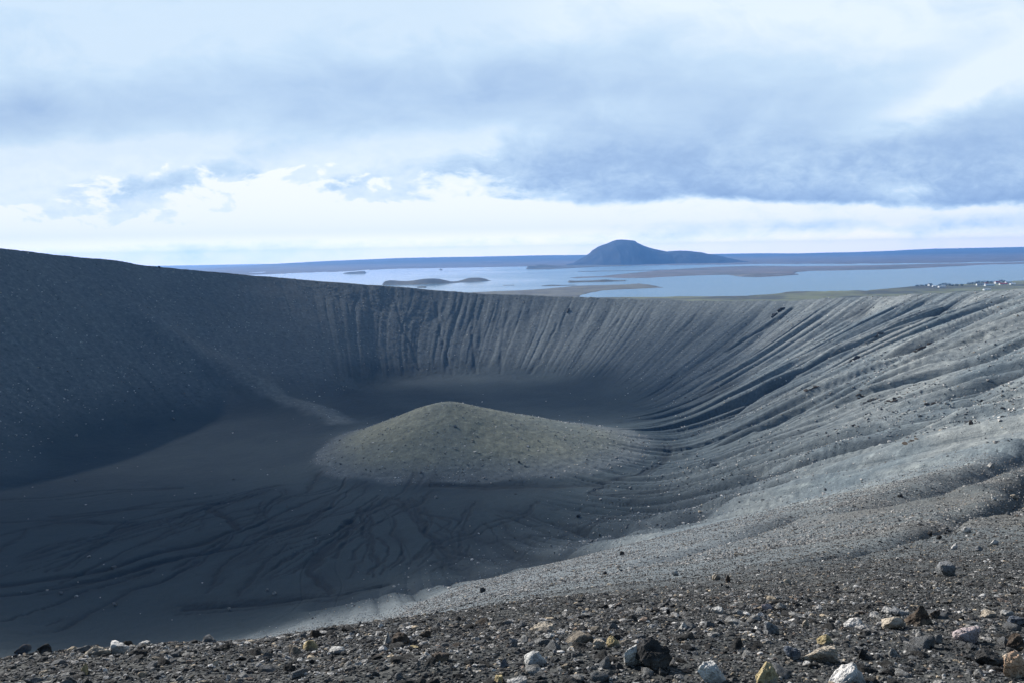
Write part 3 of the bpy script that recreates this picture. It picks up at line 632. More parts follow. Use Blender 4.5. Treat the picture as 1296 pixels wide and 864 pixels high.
G1 = 'stones that stand out on the near rim'
ROCKS = [  # centre px, foot py, width, height, colour, label, options
    (26, 829, 25, 13, 'brown', 'low dark brown stone at the rim edge, left of the rounder black one', {}),
    (54, 829, 21, 14, 'black', 'rounded black stone on the rim edge between a brown stone and the white boulder', {}),
    (122, 831, 38, 12, 'tan', 'flat tan stone tucked under the left side of the white pitted boulder', {}),
    (147, 829, 34, 16, 'white', 'white pitted boulder on the rim edge above the dark crater floor', {}),
    (105, 857, 17, 17, 'ochre', 'upright ochre stone below the white pitted boulder', {'cone': True}),
    (392, 825, 22, 15, 'ochre', 'yellowish boulder alone on the rim edge above the bright gravel slope', {}),
    (425, 829, 26, 9, 'pale', 'low pale stone just right of the yellowish rim boulder', {}),
    (490, 818, 15, 18, 'pale', 'pale upright stone leaning against a dark brown boulder on the rim', {'cone': True}),
    (507, 819, 28, 14, 'brown', 'dark brown boulder on the rim with a pale upright stone at its left', {}),
    (523, 823, 18, 5, 'ochre', 'thin ochre slab at the foot of the dark brown rim boulder', {}),
    (557, 838, 27, 11, 'brown', 'brown stone with a tan top in the middle of the gravel strip', {}),
    (777, 820, 22, 14, 'ochre', 'ochre boulder with a dark right face on the upper edge of the gravel', {}),
    (758, 823, 22, 12, 'tan', 'tan stone touching the left side of the ochre boulder', {}),
    (828, 852, 56, 40, 'black', 'big jagged black crag rising out of the gravel', {'chops': 13, 'sub': 5}),
    (803, 846, 30, 30, 'pale', 'pale crusted block against the left flank of the black crag', {}),
    (650, 820, 13, 12, 'grey', 'small grey pitted stone standing on end above the gravel strip', {}),
    (678, 845, 34, 17, 'pale', 'pale oblong block with a flat top in the gravel', {'chops': 14}),
    (637, 847, 17, 13, 'blue', 'blue grey wedge of rock left of the pale oblong block', {'cone': True}),
    (866, 799, 20, 13, 'pale', 'pale grey pointed chip on the gravel slope above the black crag', {'cone': True}),
    (689, 801, 32, 8, 'tan', 'thin tan slab topmost on the edge of the gravel slope', {}),
    (696, 809, 17, 6, 'pale', 'flat pale stone just under the thin tan slab', {}),
    (631, 866, 14, 11, 'ochre', 'yellow stone half hidden by the lower picture edge', {}),
    (978, 805, 24, 17, 'grey', 'grey angular stone with a tan edge on the gravel slope', {'chops': 14}),
    (1020, 795, 14, 12, 'tan', 'small tan triangular stone standing on edge', {'cone': True}),
    (971, 773, 16, 8, 'pink', 'pinkish stone lying highest on the open gravel slope', {}),
    (909, 777, 18, 7, 'pale', 'flat pale stone alone left of the pinkish one', {}),
    (904, 870, 44, 27, 'pale', 'pale crusted slab at the picture edge left of the ochre and white lump', {'sub': 5}),
    (973, 872, 34, 27, 'ochre', 'ochre and white lump at the lower picture edge', {'sub': 5}),
    (1004, 837, 24, 18, 'blue', 'blue grey stone with an ochre foot beside the long tan slab', {}),
    (1042, 841, 55, 19, 'tan', 'long low tan slab in the gravel', {'sub': 5, 'deep': .5}),
    (1076, 870, 56, 27, 'white', 'big white pitted boulder at the lower picture edge', {'sub': 5}),
    (1046, 817, 22, 12, 'ochre', 'small ochre stone with a black hollow above the long tan slab', {}),
    (1084, 799, 31, 14, 'white', 'white crusty stone left of the brown pyramid rock', {}),
    (1166, 795, 42, 26, 'brown', 'dark brown pyramid shaped rock', {'cone': True, 'sub': 5, 'chops': 12}),
    (1134, 799, 36, 19, 'tan', 'tan slab leaning on the left of the brown pyramid rock', {'chops': 12}),
    (1138, 779, 29, 7, 'grey', 'flat grey stone above the leaning tan slab', {}),
    (1184, 784, 16, 12, 'brown', 'olive brown stone behind the right of the pyramid rock', {}),
    (1227, 816, 48, 21, 'pink', 'big pale pinkish boulder right of the pyramid rock', {'sub': 5}),
    (1288, 864, 34, 40, 'orange', 'orange block with a flat sunlit face in the lower right corner', {'sub': 5, 'chops': 14, 'yaw': -20}),
    (1256, 845, 44, 19, 'dark', 'dark grey flat rock left of the orange block', {'sub': 5}),
    (1289, 826, 28, 23, 'brown', 'dark brown bubbly rock above the orange block', {'sub': 5}),
    (1253, 783, 28, 9, 'tan', 'tan slab lying above the pinkish boulder', {}),
    (1276, 781, 17, 9, 'pale', 'pale stone touching the right end of the tan slab', {}),
    (1287, 793, 24, 12, 'blue', 'dark bluish stone below the pale stone at the picture edge', {}),
    (1094, 836, 18, 14, 'black', 'black stone above the big white pitted boulder', {}),
    (1255, 593, 12, 9, 'pale', 'pale boulder sitting high on the furrowed slope, farthest up of the near boulders', {}),
    (1200, 731, 25, 19, 'grey', 'large grey angular boulder on the right gravel slope with a dark right side', {'chops': 13}),
    (1209, 697, 14, 10, 'white', 'white wedge above the large grey angular boulder', {'cone': True}),
    (1225, 675, 14, 8, 'white', 'white flat stone beside the dark furrow', {}),
    (1259, 691, 13, 8, 'pale', 'pale stone right of the white wedge', {}),
    (1240, 698, 11, 7, 'grey', 'grey stone between the white wedge and the pale stone', {}),
    (1285, 632, 11, 7, 'tan', 'tan stone just above the dark furrow at the right picture edge', {}),
    (1259, 633, 7, 5, 'pale', 'small pale stone left of the tan stone above the furrow', {}),
    (1141, 630, 9, 5, 'dark', 'dark stone in the middle of the brown slope above the furrow', {}),
    (1177, 678, 9, 6, 'black', 'upper of two black stones in the dark furrow', {}),
    (1189, 683, 9, 6, 'black', 'lower of two black stones in the dark furrow', {}),
    (907, 735, 12, 9, 'tan', 'cream oval stone next to a dark split slab', {}),
    (921, 738, 11, 11, 'brown', 'dark split slab next to the cream oval stone', {'cone': True}),
    (855, 729, 10, 7, 'pale', 'pale stone on the slope left of the cream oval stone', {}),
    (998, 741, 12, 8, 'tan', 'tan stone right of the dark split slab', {}),
    (846, 778, 7, 8, 'black', 'small black stone standing on end above the pale pointed chip', {}),
]
for k, (px, py, w_, h_, kind, label, kw) in enumerate(ROCKS):
    add_rock(px, py, w_, h_, kind, 100 + k, label, **kw)
FAR = [  # boulders far down in the crater
    (787, 703, 7, 6, 'dark', 'dark boulder on the crest of the long rib below the hill'), (611, 750, 9, 7, 'dark', 'dark boulder where the bright gravel slope ends in the furrow'), (732, 655, 6.5, 4.5, 'dark', 'dark boulder on the crater floor right below the hill'),
    (766, 728, 6, 5, 'black', 'black boulder on the near slope under the long furrow'), (143.5, 720.5, 7, 5, 'grey', 'grey boulder beside the main water course on the crater floor'), (76, 753, 7, 4.5, 'grey', 'grey boulder in the middle of the main water course'),
    (144.5, 768, 6, 5, 'grey', 'grey boulder on the floor between two thin water courses'), (112, 705.5, 5.5, 3.5, 'white', 'white boulder above the main water course'), (338, 749, 4.5, 4, 'grey', 'left of two boulders on the light fan of ash'), (347, 753, 5.5, 4.5, 'pale', 'right of two boulders on the light fan of ash'),
    (290, 774, 5, 4.5, 'pale', 'pale boulder left of the light fan of ash'), (96, 553, 4.6, 4, 'pale', 'brightest boulder at the foot of the left wall'), (20, 552, 3.6, 3, 'pale', 'pale boulder at the foot of the left wall near the picture edge'), (66, 561, 3.4, 2.8, 'grey', 'grey boulder between two pale ones at the foot of the left wall'),
    (219, 531.5, 4.4, 3.2, 'grey', 'grey boulder low on the left wall below the ridge'), (95, 609, 3.6, 3, 'grey', 'lone grey boulder on the dark floor under the left wall'), (576, 541, 4.6, 3.8, 'grey', 'grey boulder near the top of the rounded hill'), (657, 586, 4.6, 3.6, 'dark', 'dark boulder on the right flank of the rounded hill'),
    (552, 630.5, 4.6, 3.6, 'white', 'white boulder on the floor at the front foot of the hill'), (798, 619.5, 5, 4, 'pale', 'pale boulder on the gravel fan right of the hill'), (1229, 538, 6, 6, 'brown', 'brown boulder between two ribs of the right wall'), (201.5, 340, 3, 3.2, 'black', 'tiny dark boulder on the skyline of the left rim'),
]
for k, (px, py, w_, h_, kind, label) in enumerate(FAR):
    add_rock(px, py, w_, h_, kind, 300 + k, label, name='boulder', cat='boulder', sub=3, sink=.12)

OUT = [  # ledges of bare rock that break the ribs of the right wall
    (1082, 457, 14, 6, 'black', 'black ledge where two ribs part on the right wall'), (1111, 427, 17, 6, 'dark', 'dark ledge high on the right wall below the village'), (1169, 444, 24, 8, 'brown', 'broad brown ledge right of the middle of the right wall'), (1027, 496, 14, 7, 'brown', 'brown ledge on the sunniest rib of the right wall'),
    (1089, 503, 12, 5, 'brown', 'left of the two neighbouring small ledges in mid slope'), (1104, 511, 17, 8, 'dark', 'right of the two neighbouring small ledges in mid slope'), (1129, 509, 17, 7, 'brown', 'brown ledge just right of the small pair in mid slope'), (1181, 514, 17, 7, 'brown', 'rust brown ledge near the dark furrow at mid height'),
    (1150, 563, 30, 8, 'brown', 'long brown ledge low on the right wall'), (719, 396, 12, 6, 'black', 'black ledge just under the far crater rim'), (985, 400, 28, 9, 'black', 'slanting black ledge below the green field on the far right rim')]
for k, (px, py, w_, h_, kind, label) in enumerate(OUT):
    x, y, z = hit(px, py - h_ * .5)
    L_ = w_ * y / F; hh = h_ * y / F * .42
    Vs, Fs, n0 = [], [], 0
    dirx, diry = CX - x, CY - y; dl = math.hypot(dirx, diry); ux, uy = dirx / dl, diry / dl
    for q in range(7):
        v, f = rock_shape(3, 500 + k * 9 + q, .8, 10)
        s_ = hh * rng.uniform(.9, 2.0); tt = (q - 3) / 3 * L_ * .36 + rng.normal() * .4
        qx, qy = x + ux * tt + rng.normal() * .5, y + uy * tt + rng.normal() * .5
        qz = float(crater(np.array([qx]), np.array([qy]))[0])
        a_ = math.atan2(uy, ux) + rng.normal() * .25; c_, s2 = math.cos(a_), math.sin(a_)
        v = v * s_ * np.array([1.7, .9, .9]); v = np.stack([v[:, 0] * c_ - v[:, 1] * s2, v[:, 0] * s2 + v[:, 1] * c_, v[:, 2]], 1)
        Vs.append(v + np.array([qx, qy, qz - .05 * s_])); Fs.append(f + n0); n0 += len(v)
    V = np.concatenate(Vs); o = mesh_obj('rock_ledge', V - np.array([x, y, z]), np.concatenate(Fs), RM[kind], False); o.location = (x, y, z - .1)
    tag(o, label, 'ledge', 'ledges of bare rock in the crater wall')

# loose stones: sizes follow a power law, everything the eye could tell from the gravel
CLASSES = ['dark', 'grey', 'pale', 'ochre', 'rust']
TINTS = np.array([(.028, .028, .028), (.105, .108, .11), (.46, .44, .41), (.38, .31, .22), (.17, .125, .095)])
def scatter():
    out = []
    edges = np.geomspace(2.4, 960, 46)
    for d1, d2 in zip(edges[:-1], edges[1:]):
        dm = math.sqrt(d1 * d2)
        smin = max(.012, dm / 822 * (.95 if dm < 230 else 1.1))
        smax = .12 if dm < 6.5 else (.085 if dm < 25 else (.15 if dm < 60 else (.40 if dm < 230 else 1.6)))
        kf = .0046 if dm < 6.5 else (.0036 if dm < 60 else (.009 if dm < 120 else (.022 if dm < 300 else .075)))
        ex = 3.0
        area = R(76) / 2 * (d2 * d2 - d1 * d1)
        n = int(min(kf * (smin ** -ex - smax ** -ex) * area, 90000))
        d = np.sqrt(rng.uniform(d1 * d1, d2 * d2, n)); a = rng.uniform(R(-38), R(38), n)
        u = rng.uniform(0, 1, n)
        s = (smin ** -ex - u * (smin ** -ex - smax ** -ex)) ** (-1 / ex)
        out.append(np.stack([d * np.sin(a), d * np.cos(a), s], 1))
    P = np.concatenate(out)
    z, sand, ch, right, w, tr_, arc_, mnd_ = crater(P[:, 0], P[:, 1], True)
    d = np.hypot(P[:, 0], P[:, 1])
    keep = np.ones(len(P), bool)
    dens = np.clip(fbm(P[:, 0] / 30, P[:, 1] / 30, 91, 3) * .5 + .6, .1, 1)
    p = np.where(d > 200, dens * (1 - .985 * np.clip(sand, 0, 1)) * np.where(right > .3, .8, .5), np.clip(dens + .5, 0, 1))
    p = np.where((d > 90) & (ch > .2), p * .2, p)
    p = np.where(w > 1.03, p * .1, p); p = np.where(mnd_ > 3, p * .45, p)
    keep = rng.uniform(0, 1, len(P)) < p
    return P[keep], z[keep], d[keep]
P, PZ, PD = scatter()
n = len(P)
cls = rng.choice(5, n, p=[.53, .22, .17, .05, .03])
far_ = PD > 60; cls[far_] = rng.choice(5, far_.sum(), p=[.12, .28, .55, .04, .01])
tint = TINTS[cls] * rng.uniform(.65, 1.35, (n, 1)); tint[PD > 230] *= 1.5
app = P[:, 2] / PD * 822
print('stones', n, 'big', (app > 9).sum())

# the largest in view are things of their own
az = np.abs(np.degrees(np.arctan2(P[:, 0], P[:, 1])))
score = np.where((az < 32.5) & (PD > 3.15), app, 0)
N_OWN = 200
own = np.argsort(-score)[:N_OWN]
OWN_LABEL = {0: 'small dark lava stone lying loose in the gravel of the near rim', 1: 'small grey stone lying loose in the dark gravel of the near rim', 2: 'small pale stone lying loose in the dark gravel of the near rim',
             3: 'small ochre stone lying loose in the dark gravel of the near rim', 4: 'small rust brown stone lying loose in the dark gravel of the near rim'}
OWN_GROUP = {0: 'small dark stones on the near rim', 1: 'small grey stones on the near rim', 2: 'small pale stones on the near rim', 3: 'small ochre stones on the near rim', 4: 'small rust brown stones on the near rim'}
OWN_MAT = {0: 'dark', 1: 'grey', 2: 'pale', 3: 'tan', 4: 'brown'}
shapes = {}
for q in range(9):
    v, f = rock_shape(4, 700 + q, .58, 14, .8)
    for c in range(5):
        me_o = mesh_obj('stone', v, f, RM[OWN_MAT[c]], True); shapes[(q, c)] = me_o
first = set()
for k in own:
    q, c = int(rng.integers(9)), int(cls[k])
    src = shapes[(q, c)]
    if (q, c) in first:
        o = src.copy(); col.objects.link(o)
    else:
        o = src; first.add((q, c))
    s = P[k, 2]
    o.location = (P[k, 0], P[k, 1], PZ[k] + .05 * s); o.scale = (s * 1.15, s * 1.15, s * rng.uniform(.8, 1.2))
    o.rotation_euler = (rng.normal() * .2, rng.normal() * .2, rng.uniform(0, 6.28))
    tag(o, OWN_LABEL[c], 'stone', OWN_GROUP[c])
for kk_, o in shapes.items():
    if kk_ not in first: bpy.data.objects.remove(o)

def heap(name, idx, label):
    Vs, Fs, Ts, n0 = [], [], [], 0
    for lo_, hi_, sub, nv in ((0, 3.0, 1, 8), (3.0, 7.0, 2, 8), (7.0, 1e9, 3, 10)):
        sel = idx[(app[idx] >= lo_) & (app[idx] < hi_)]
        which = rng.integers(0, nv, len(sel))
        for q in range(nv):
            s_ = sel[which == q]
            if not len(s_): continue
            v, f = rock_shape(sub, 800 + q + 20 * sub, .55, 12, .8)
            m_ = len(s_); yaw = rng.uniform(0, 6.28, m_); tl = rng.normal(0, .3, m_)
            c_, n_ = np.cos(yaw), np.sin(yaw)
            X_ = v[None, :, 0] * P[s_, 2, None]; Y_ = v[None, :, 1] * P[s_, 2, None]; Z_ = v[None, :, 2] * P[s_, 2, None] * rng.uniform(.75, 1.35, (m_, 1))
            X_, Z_ = X_ * np.cos(tl)[:, None] - Z_ * np.sin(tl)[:, None], X_ * np.sin(tl)[:, None] + Z_ * np.cos(tl)[:, None]
            V = np.stack([X_ * c_[:, None] - Y_ * n_[:, None] + P[s_, 0, None], X_ * n_[:, None] + Y_ * c_[:, None] + P[s_, 1, None], Z_ + (PZ[s_] + .03 * P[s_, 2])[:, None]], -1)
            Vs.append(V.reshape(-1, 3)); Ts.append(np.repeat(tint[s_], len(v), 0))
            Fs.append((f[None] + (np.arange(m_) * len(v))[:, None, None]).reshape(-1, 3) + n0); n0 += m_ * len(v)
    o = mesh_obj(name, np.concatenate(Vs), np.concatenate(Fs), M['stones'], False)
    a_ = o.data.attributes.new('tint', 'FLOAT_COLOR', 'POINT'); T = np.concatenate(Ts); a_.data.foreach_set('color', np.concatenate([T, np.ones((len(T), 1))], 1).astype(np.float32).ravel())
    print(name, n0)
    return tag(o, label, kind='stuff')
rest = np.setdiff1d(np.arange(n), own)
heap('gravel', rest[PD[rest] < 14], 'dark volcanic gravel covering the near rim')
heap('scree', rest[(PD[rest] >= 14) & (PD[rest] < 230)], 'loose stones strewn over the near slope')
heap('boulder_scatter', rest[PD[rest] >= 230], 'pale boulders dotted over the crater walls')

# ------------------------------------------------------------------ the village by the lake
def plain(name, c, rough=.8):
    m, t = material(name); p = t.obj(); nn = t.noise(p, .6, 4, .6)
    t.out(t.mix(t.ss(nn, .3, .7), c, tuple(q * .8 for q in c)), rough, None, .2); return m
WH, RED, GREY, DK = plain('white_wall', (.62, .62, .60)), plain('red_roof', (.45, .07, .05)), plain('grey_roof', (.30, .31, .32)), plain('dark_glass', (.04, .05, .06), .3)
TR, CR = plain('bark', (.06, .045, .035)), plain('leaves', (.03, .045, .03))
def box(b, x0, x1, y0, y1, z0, z1):
    vs_ = [b.verts.new(c) for c in ((x0, y0, z0), (x1, y0, z0), (x1, y1, z0), (x0, y1, z0), (x0, y0, z1), (x1, y0, z1), (x1, y1, z1), (x0, y1, z1))]
    for f in ((0, 3, 2, 1), (4, 5, 6, 7), (0, 1, 5, 4), (1, 2, 6, 5), (2, 3, 7, 6), (3, 0, 4, 7)): b.faces.new([vs_[i] for i in f])
def part(name, b, mt, parent):
    me = bpy.data.meshes.new(name); b.normal_update(); b.to_mesh(me); b.free(); me.materials.append(mt)
    o = bpy.data.objects.new(name, me); col.objects.link(o); o.parent = parent; return o
SH = bpy.data.objects['shore_land']
def shore_hit(px, py):
    rx, rz = (float(q) for q in ray(px, py))
    best = None
    v = np.empty(len(SH.data.vertices) * 3); SH.data.vertices.foreach_get('co', v); v = v.reshape(-1, 3)
    z = LAKE_Z + 3
    for _ in range(4):
        d = z / rz; k = np.argmin((v[:, 0] - rx * d) ** 2 + (v[:, 1] - d) ** 2); z = v[k, 2]
    return rx * d, d, z
def house(px, py, w_, h_, roof, label, yaw=0, deep=9.0):
    x, y, z = shore_hit(px, py); L_ = w_ * y / F; hh = h_ * y / F
    e_ = bpy.data.objects.new('house', None); col.objects.link(e_); e_.location = (x, y, z - .3); e_.rotation_euler = (0, 0, R(yaw))
    wh_ = hh * .55; b = bmesh.new(); box(b, -L_ / 2, L_ / 2, -deep / 2, deep / 2, 0, wh_)
    for s_ in (-1, 1):
        q = [b.verts.new(c) for c in ((s_ * (L_ / 2), -deep / 2, wh_), (s_ * (L_ / 2), deep / 2, wh_), (s_ * (L_ / 2), 0, hh * .96))]
        b.faces.new(q if s_ > 0 else q[::-1])
    part('wall', b, WH, e_)
    b = bmesh.new(); o_ = .5
    P0 = [(-L_ / 2 - o_, -deep / 2 - o_, wh_ - .25), (L_ / 2 + o_, -deep / 2 - o_, wh_ - .25), (L_ / 2 + o_, 0, hh), (-L_ / 2 - o_, 0, hh), (-L_ / 2 - o_, deep / 2 + o_, wh_ - .25), (L_ / 2 + o_, deep / 2 + o_, wh_ - .25)]
    top = [b.verts.new(c) for c in P0]; bot = [b.verts.new((c[0], c[1], c[2] - .3)) for c in P0]
    for f in ((0, 1, 2, 3), (3, 2, 5, 4)):
        b.faces.new([top[i] for i in f]); b.faces.new([bot[i] for i in f[::-1]])
    for i, j in ((0, 1), (1, 2), (2, 5), (5, 4), (4, 3), (3, 0)): b.faces.new([top[i], bot[i], bot[j], top[j]])
    bmesh.ops.recalc_face_normals(b, faces=b.faces[:])
    part('roof', b, roof, e_)
    nwin = max(2, int(L_ / 5))
    for q in range(nwin):
        b = bmesh.new(); cx = -L_ / 2 + L_ * (q + .5) / nwin; box(b, cx - .7, cx + .7, -deep / 2 - .06, -deep / 2 + .1, wh_ * .38, wh_ * .8); part('window', b, DK, e_)
    b = bmesh.new(); cx = -L_ / 2 + L_ * .5 / nwin + L_ * .5 / nwin; box(b, cx - .5, cx + .5, -deep / 2 - .07, -deep / 2 + .1, .3, 2.4); part('door', b, DK, e_)
    return tag(e_, label, 'house', 'white farmhouses by the lake')
for q in [(1177, 362.2, 5, 3.4, GREY, 'tall white house with a grey roof, leftmost in the lakeside village', 20), (1182, 363.2, 4, 2.0, WH, 'small white shed beside the tall grey roofed house', -10), (1192, 364, 9, 2.4, WH, 'long low white barn in front of dark trees', 5),
          (1240.5, 361.5, 9, 3.0, GREY, 'long white farmhouse with a grey roof at the point of the shore', -8), (1247.5, 360.2, 6, 2.6, RED, 'white house with a red roof in the middle of the farm', 30), (1252, 362, 12, 2.6, WH, 'longest white farm building below the red roofed house', 4),
          (1262, 359.2, 7, 3.4, RED, 'tall white house with a red roof near the trees', 15), (1269.5, 360.5, 9, 2.4, RED, 'low white building with a long red roof', -4), (1276, 358.9, 8, 2.6, WH, 'white roofed house right of the long red roof', 8), (1281.5, 360.4, 6, 2.2, WH, 'small white outbuilding, rightmost in the lakeside village', -6),
          (1249, 367.6, 9, 2.2, WH, 'white barn alone on the moor below the village', 3)]:
    house(*q)
def bush_tree(px, py, w_, h_, label, seed):
    x, y, z = shore_hit(px, py); wd, ht = w_ * y / F, h_ * y / F; r_ = np.random.default_rng(seed)
    e_ = bpy.data.objects.new('tree', None); col.objects.link(e_); e_.location = (x, y, z - .3)
    b = bmesh.new(); bmesh.ops.create_cone(b, cap_ends=True, segments=7, radius1=.35, radius2=.15, depth=ht * .6, matrix=Matrix.Translation((0, 0, ht * .3))); part('trunk', b, TR, e_)
    b = bmesh.new()
    cl_ = [(r_.normal() * wd * .24, r_.normal() * wd * .24, ht * r_.uniform(.3, .85), wd * r_.uniform(.16, .30)) for _ in range(9)]
    for cx, cy, cz, cr_ in cl_:
        for _ in range(70):
            n_ = r_.normal(size=3); n_ /= np.linalg.norm(n_); c = np.array([cx, cy, cz]) + n_ * cr_ * r_.uniform(.55, 1.05)
            u = r_.normal(size=3); u /= np.linalg.norm(u); w2 = np.cross(u, n_); s_ = r_.uniform(.35, .8)
            b.faces.new([b.verts.new(c + u * s_), b.verts.new(c + w2 * s_), b.verts.new(c - u * s_)])
    part('crown', b, CR, e_)
    return tag(e_, label, 'tree', 'dark trees of the lakeside village')
TL = 'dark round tree in the windbreak between the lakeside houses'
for k, (px, py, w_, h_) in enumerate([(1160, 363, 5, 2.4), (1167, 362.5, 4, 2.0), (1172, 362.3, 4, 2.2), (1190, 362, 4, 3), (1194, 361.6, 5, 3.8), (1198, 361.8, 5, 3.2), (1202, 362, 5, 3), (1206, 362.3, 4, 2.6), (1211, 362.5, 4, 3), (1217, 362.4, 4, 3), (1226, 360.6, 5, 3.2), (1231, 360.4, 4, 3),
                                    (1235, 359.8, 6, 4), (1240, 359, 6, 3.6), (1245, 358.6, 6, 3.4), (1250, 358.6, 5, 3.2), (1255, 358.8, 4, 3), (1267, 357.6, 4, 3.6), (1271, 357.8, 4, 2.6)]):
    bush_tree(px, py, w_, h_, TL, 900 + k)


# ------------------------------------------------------------------ air
bm = bmesh.new(); bmesh.ops.create_cube(bm, size=1)
me = bpy.data.meshes.new('haze'); bm.to_mesh(me); bm.free()
hz = bpy.data.objects.new('haze', me); col.objects.link(hz)
zb, zt_ = -143.0, 190.0
hz.scale = (2 * 20400, 2 * 20400, zt_ - zb); hz.location = (0, 0, (zt_ + zb) / 2)
tag(hz, 'thin blue air over the lake and the far hills', 'haze', kind='stuff')
m = bpy.data.materials.new('air'); m.use_nodes = True; m.node_tree.nodes.clear()
vo = m.node_tree.nodes.new('ShaderNodeVolumePrincipled'); oo = m.node_tree.nodes.new('ShaderNodeOutputMaterial')
vo.inputs['Color'].default_value = (.18, .45, 1, 1); vo.inputs['Density'].default_value = 5.2e-5; vo.inputs['Anisotropy'].default_value = .2
m.node_tree.links.new(vo.outputs[0], oo.inputs['Volume']); me.materials.append(m)

# ------------------------------------------------------------------ sky and sun
SUN_AZ, SUN_EL = R(-45), R(28)          # bearing from straight ahead (left is negative), height
sd_ = Vector((math.sin(SUN_AZ) * math.cos(SUN_EL), math.cos(SUN_AZ) * math.cos(SUN_EL), math.sin(SUN_EL)))
L = bpy.data.lights.new('sun', 'SUN'); L.energy = 5.0; L.angle = R(1.0); L.color = (1, .965, .92)
# unseen clouds added to shade the crater's left and floor, above the air
mc = bpy.data.materials.new('shade_cloud'); mc.use_nodes = True; mc.node_tree.nodes.clear()
vc = mc.node_tree.nodes.new('ShaderNodeVolumeScatter'); oc = mc.node_tree.nodes.new('ShaderNodeOutputMaterial')
vc.inputs['Color'].default_value = (1, 1, 1, 1); vc.inputs['Density'].default_value = .012; mc.node_tree.links.new(vc.outputs[0], oc.inputs['Volume'])
for k, (gx_, gy_, gz_, rx_, ry_, od_, rot_) in enumerate([(-470, 570, -60, 400, 440, 2.0, -8), (-155, 295, -118, 290, 145, 2.0, 4), (25, 690, -118, 280, 95, 2.4, 4)]):
    q = (1150 - gz_) / sd_.z
    v, f = ICO[4]; th_ = od_ / .012 / 2 * sd_.z
    v = v * (1 + .16 * noise3(v, 1.7, 950 + k) + .08 * noise3(v, 4.1, 960 + k))[:, None] * np.array([rx_, ry_, th_])
    o = mesh_obj('shade_cloud', v, f, mc); o.location = (gx_ + sd_.x * q, gy_ + sd_.y * q, 1150); o.rotation_euler = (0, 0, R(rot_))
    tag(o, 'one of the unseen clouds added to shade the crater', 'shade_cloud', kind='stuff')
lo = bpy.data.objects.new('sun', L); col.objects.link(lo); lo.rotation_euler = (-sd_).to_track_quat('-Z', 'Y').to_euler()

world = bpy.data.worlds.new('World'); scene.world = world; world.use_nodes = True
t = NT(world.node_tree)
sky = t.n('ShaderNodeTexSky'); sky.sky_type = 'NISHITA'; sky.sun_disc = False; sky.sun_elevation = SUN_EL; sky.sun_rotation = SUN_AZ
sky.altitude = 400; sky.air_density = 1.0; sky.dust_density = .6
gen = t.n('ShaderNodeTexCoord').outputs['Generated']
sx = t.n('ShaderNodeSeparateXYZ'); t.put(sx.inputs[0], gen); x, y, z = sx.outputs
yy = t.m('MAXIMUM', y, .15)
a = t.m('MULTIPLY', t.m('DIVIDE', x, yy), F); e = t.m('MULTIPLY', t.m('DIVIDE', z, yy), F)
zz = t.m('ADD', t.m('MAXIMUM', z, 0.0), .055)
pv = t.comb(t.m('DIVIDE', x, zz), t.m('DIVIDE', y, zz), 0.0)
n_big = t.noise(pv, .55, 3, .5, .3); n_mid = t.noise(pv, 1.7, 7, .58, .25)
lv = t.comb(t.m('MULTIPLY', a, .0085), t.m('MULTIPLY', e, .016), 3.7)
n_puff = t.noise(lv, 1.3, 8, .62, .5)
n_wob = t.noise(lv, .8, 6, .6, .3)
n_soft = t.noise(t.comb(t.m('MULTIPLY', a, .0035), t.m('MULTIPLY', e, .011), 9.1), 1.0, 5, .5, .4)
wob = t.m('MULTIPLY', t.m('SUBTRACT', n_wob, .5), 1.0)
ea = t.m('ADD', e, t.m('MULTIPLY', wob, 44)); aa_ = t.m('ADD', a, t.m('MULTIPLY', t.m('SUBTRACT', n_puff, .5), 120))
def gauss(ca, ce, sa, se, ang=0.0):
    u = t.m('SUBTRACT', aa_, ca); v_ = t.m('SUBTRACT', ea, ce)
    c_, s_ = math.cos(R(ang)), math.sin(R(ang))
    p_ = t.m('ADD', t.m('MULTIPLY', u, c_ / sa), t.m('MULTIPLY', v_, s_ / sa)); q_ = t.m('SUBTRACT', t.m('MULTIPLY', v_, c_ / se), t.m('MULTIPLY', u, s_ / se))
    return t.m('EXPONENT', t.m('MULTIPLY', t.m('ADD', t.m('MULTIPLY', p_, p_), t.m('MULTIPLY', q_, q_)), -1.0))
dark = 0.0
def acc(amount, g):
    global dark
    dark = t.m('MULTIPLY_ADD', g, amount, dark)
# big grey bank with a sharp underside on the right
base_e = t.m('ADD', 64.0, t.m('MULTIPLY', a, -.022))
over = t.m('SUBTRACT', ea, base_e)
bank = t.m('MULTIPLY', t.ss(over, -3, 9), t.m('EXPONENT', t.m('MULTIPLY', t.m('MAXIMUM', over, 0), -.0150)))
bank = t.m('MULTIPLY', bank, t.ss(a, -180, 260))
acc(.92, bank)
acc(.26, gauss(-600, 180, 290, 50)); acc(.16, gauss(-120, 200, 360, 55)); acc(.16, gauss(250, 190, 360, 70)); acc(.30, gauss(560, 130, 300, 40)); acc(.25, gauss(60, 110, 180, 30))
acc(.30, gauss(-405, 105, 95, 14, 12)); acc(.30, gauss(-215, 88, 40, 11, 5)); acc(.25, gauss(-325, 104, 22, 8)); acc(.15, gauss(-470, 88, 120, 14))
acc(.20, gauss(-250, 48, 130, 5, 3))
acc(.16, gauss(-320, 12, 150, 16)); acc(.14, gauss(-60, 22, 130, 14)); acc(.22, gauss(430, 26, 190, 9)); acc(.22, gauss(590, 30, 120, 16)); acc(.16, gauss(200, 17, 80, 6))
acc(-.36, gauss(560, 195, 170, 24, 22)); acc(-.40, gauss(500, 70, 36, 11)); acc(-.35, gauss(-480, 130, 150, 22)); acc(-.18, gauss(-60, 145, 180, 16, 10)); acc(-.08, gauss(-60, 330, 420, 70))
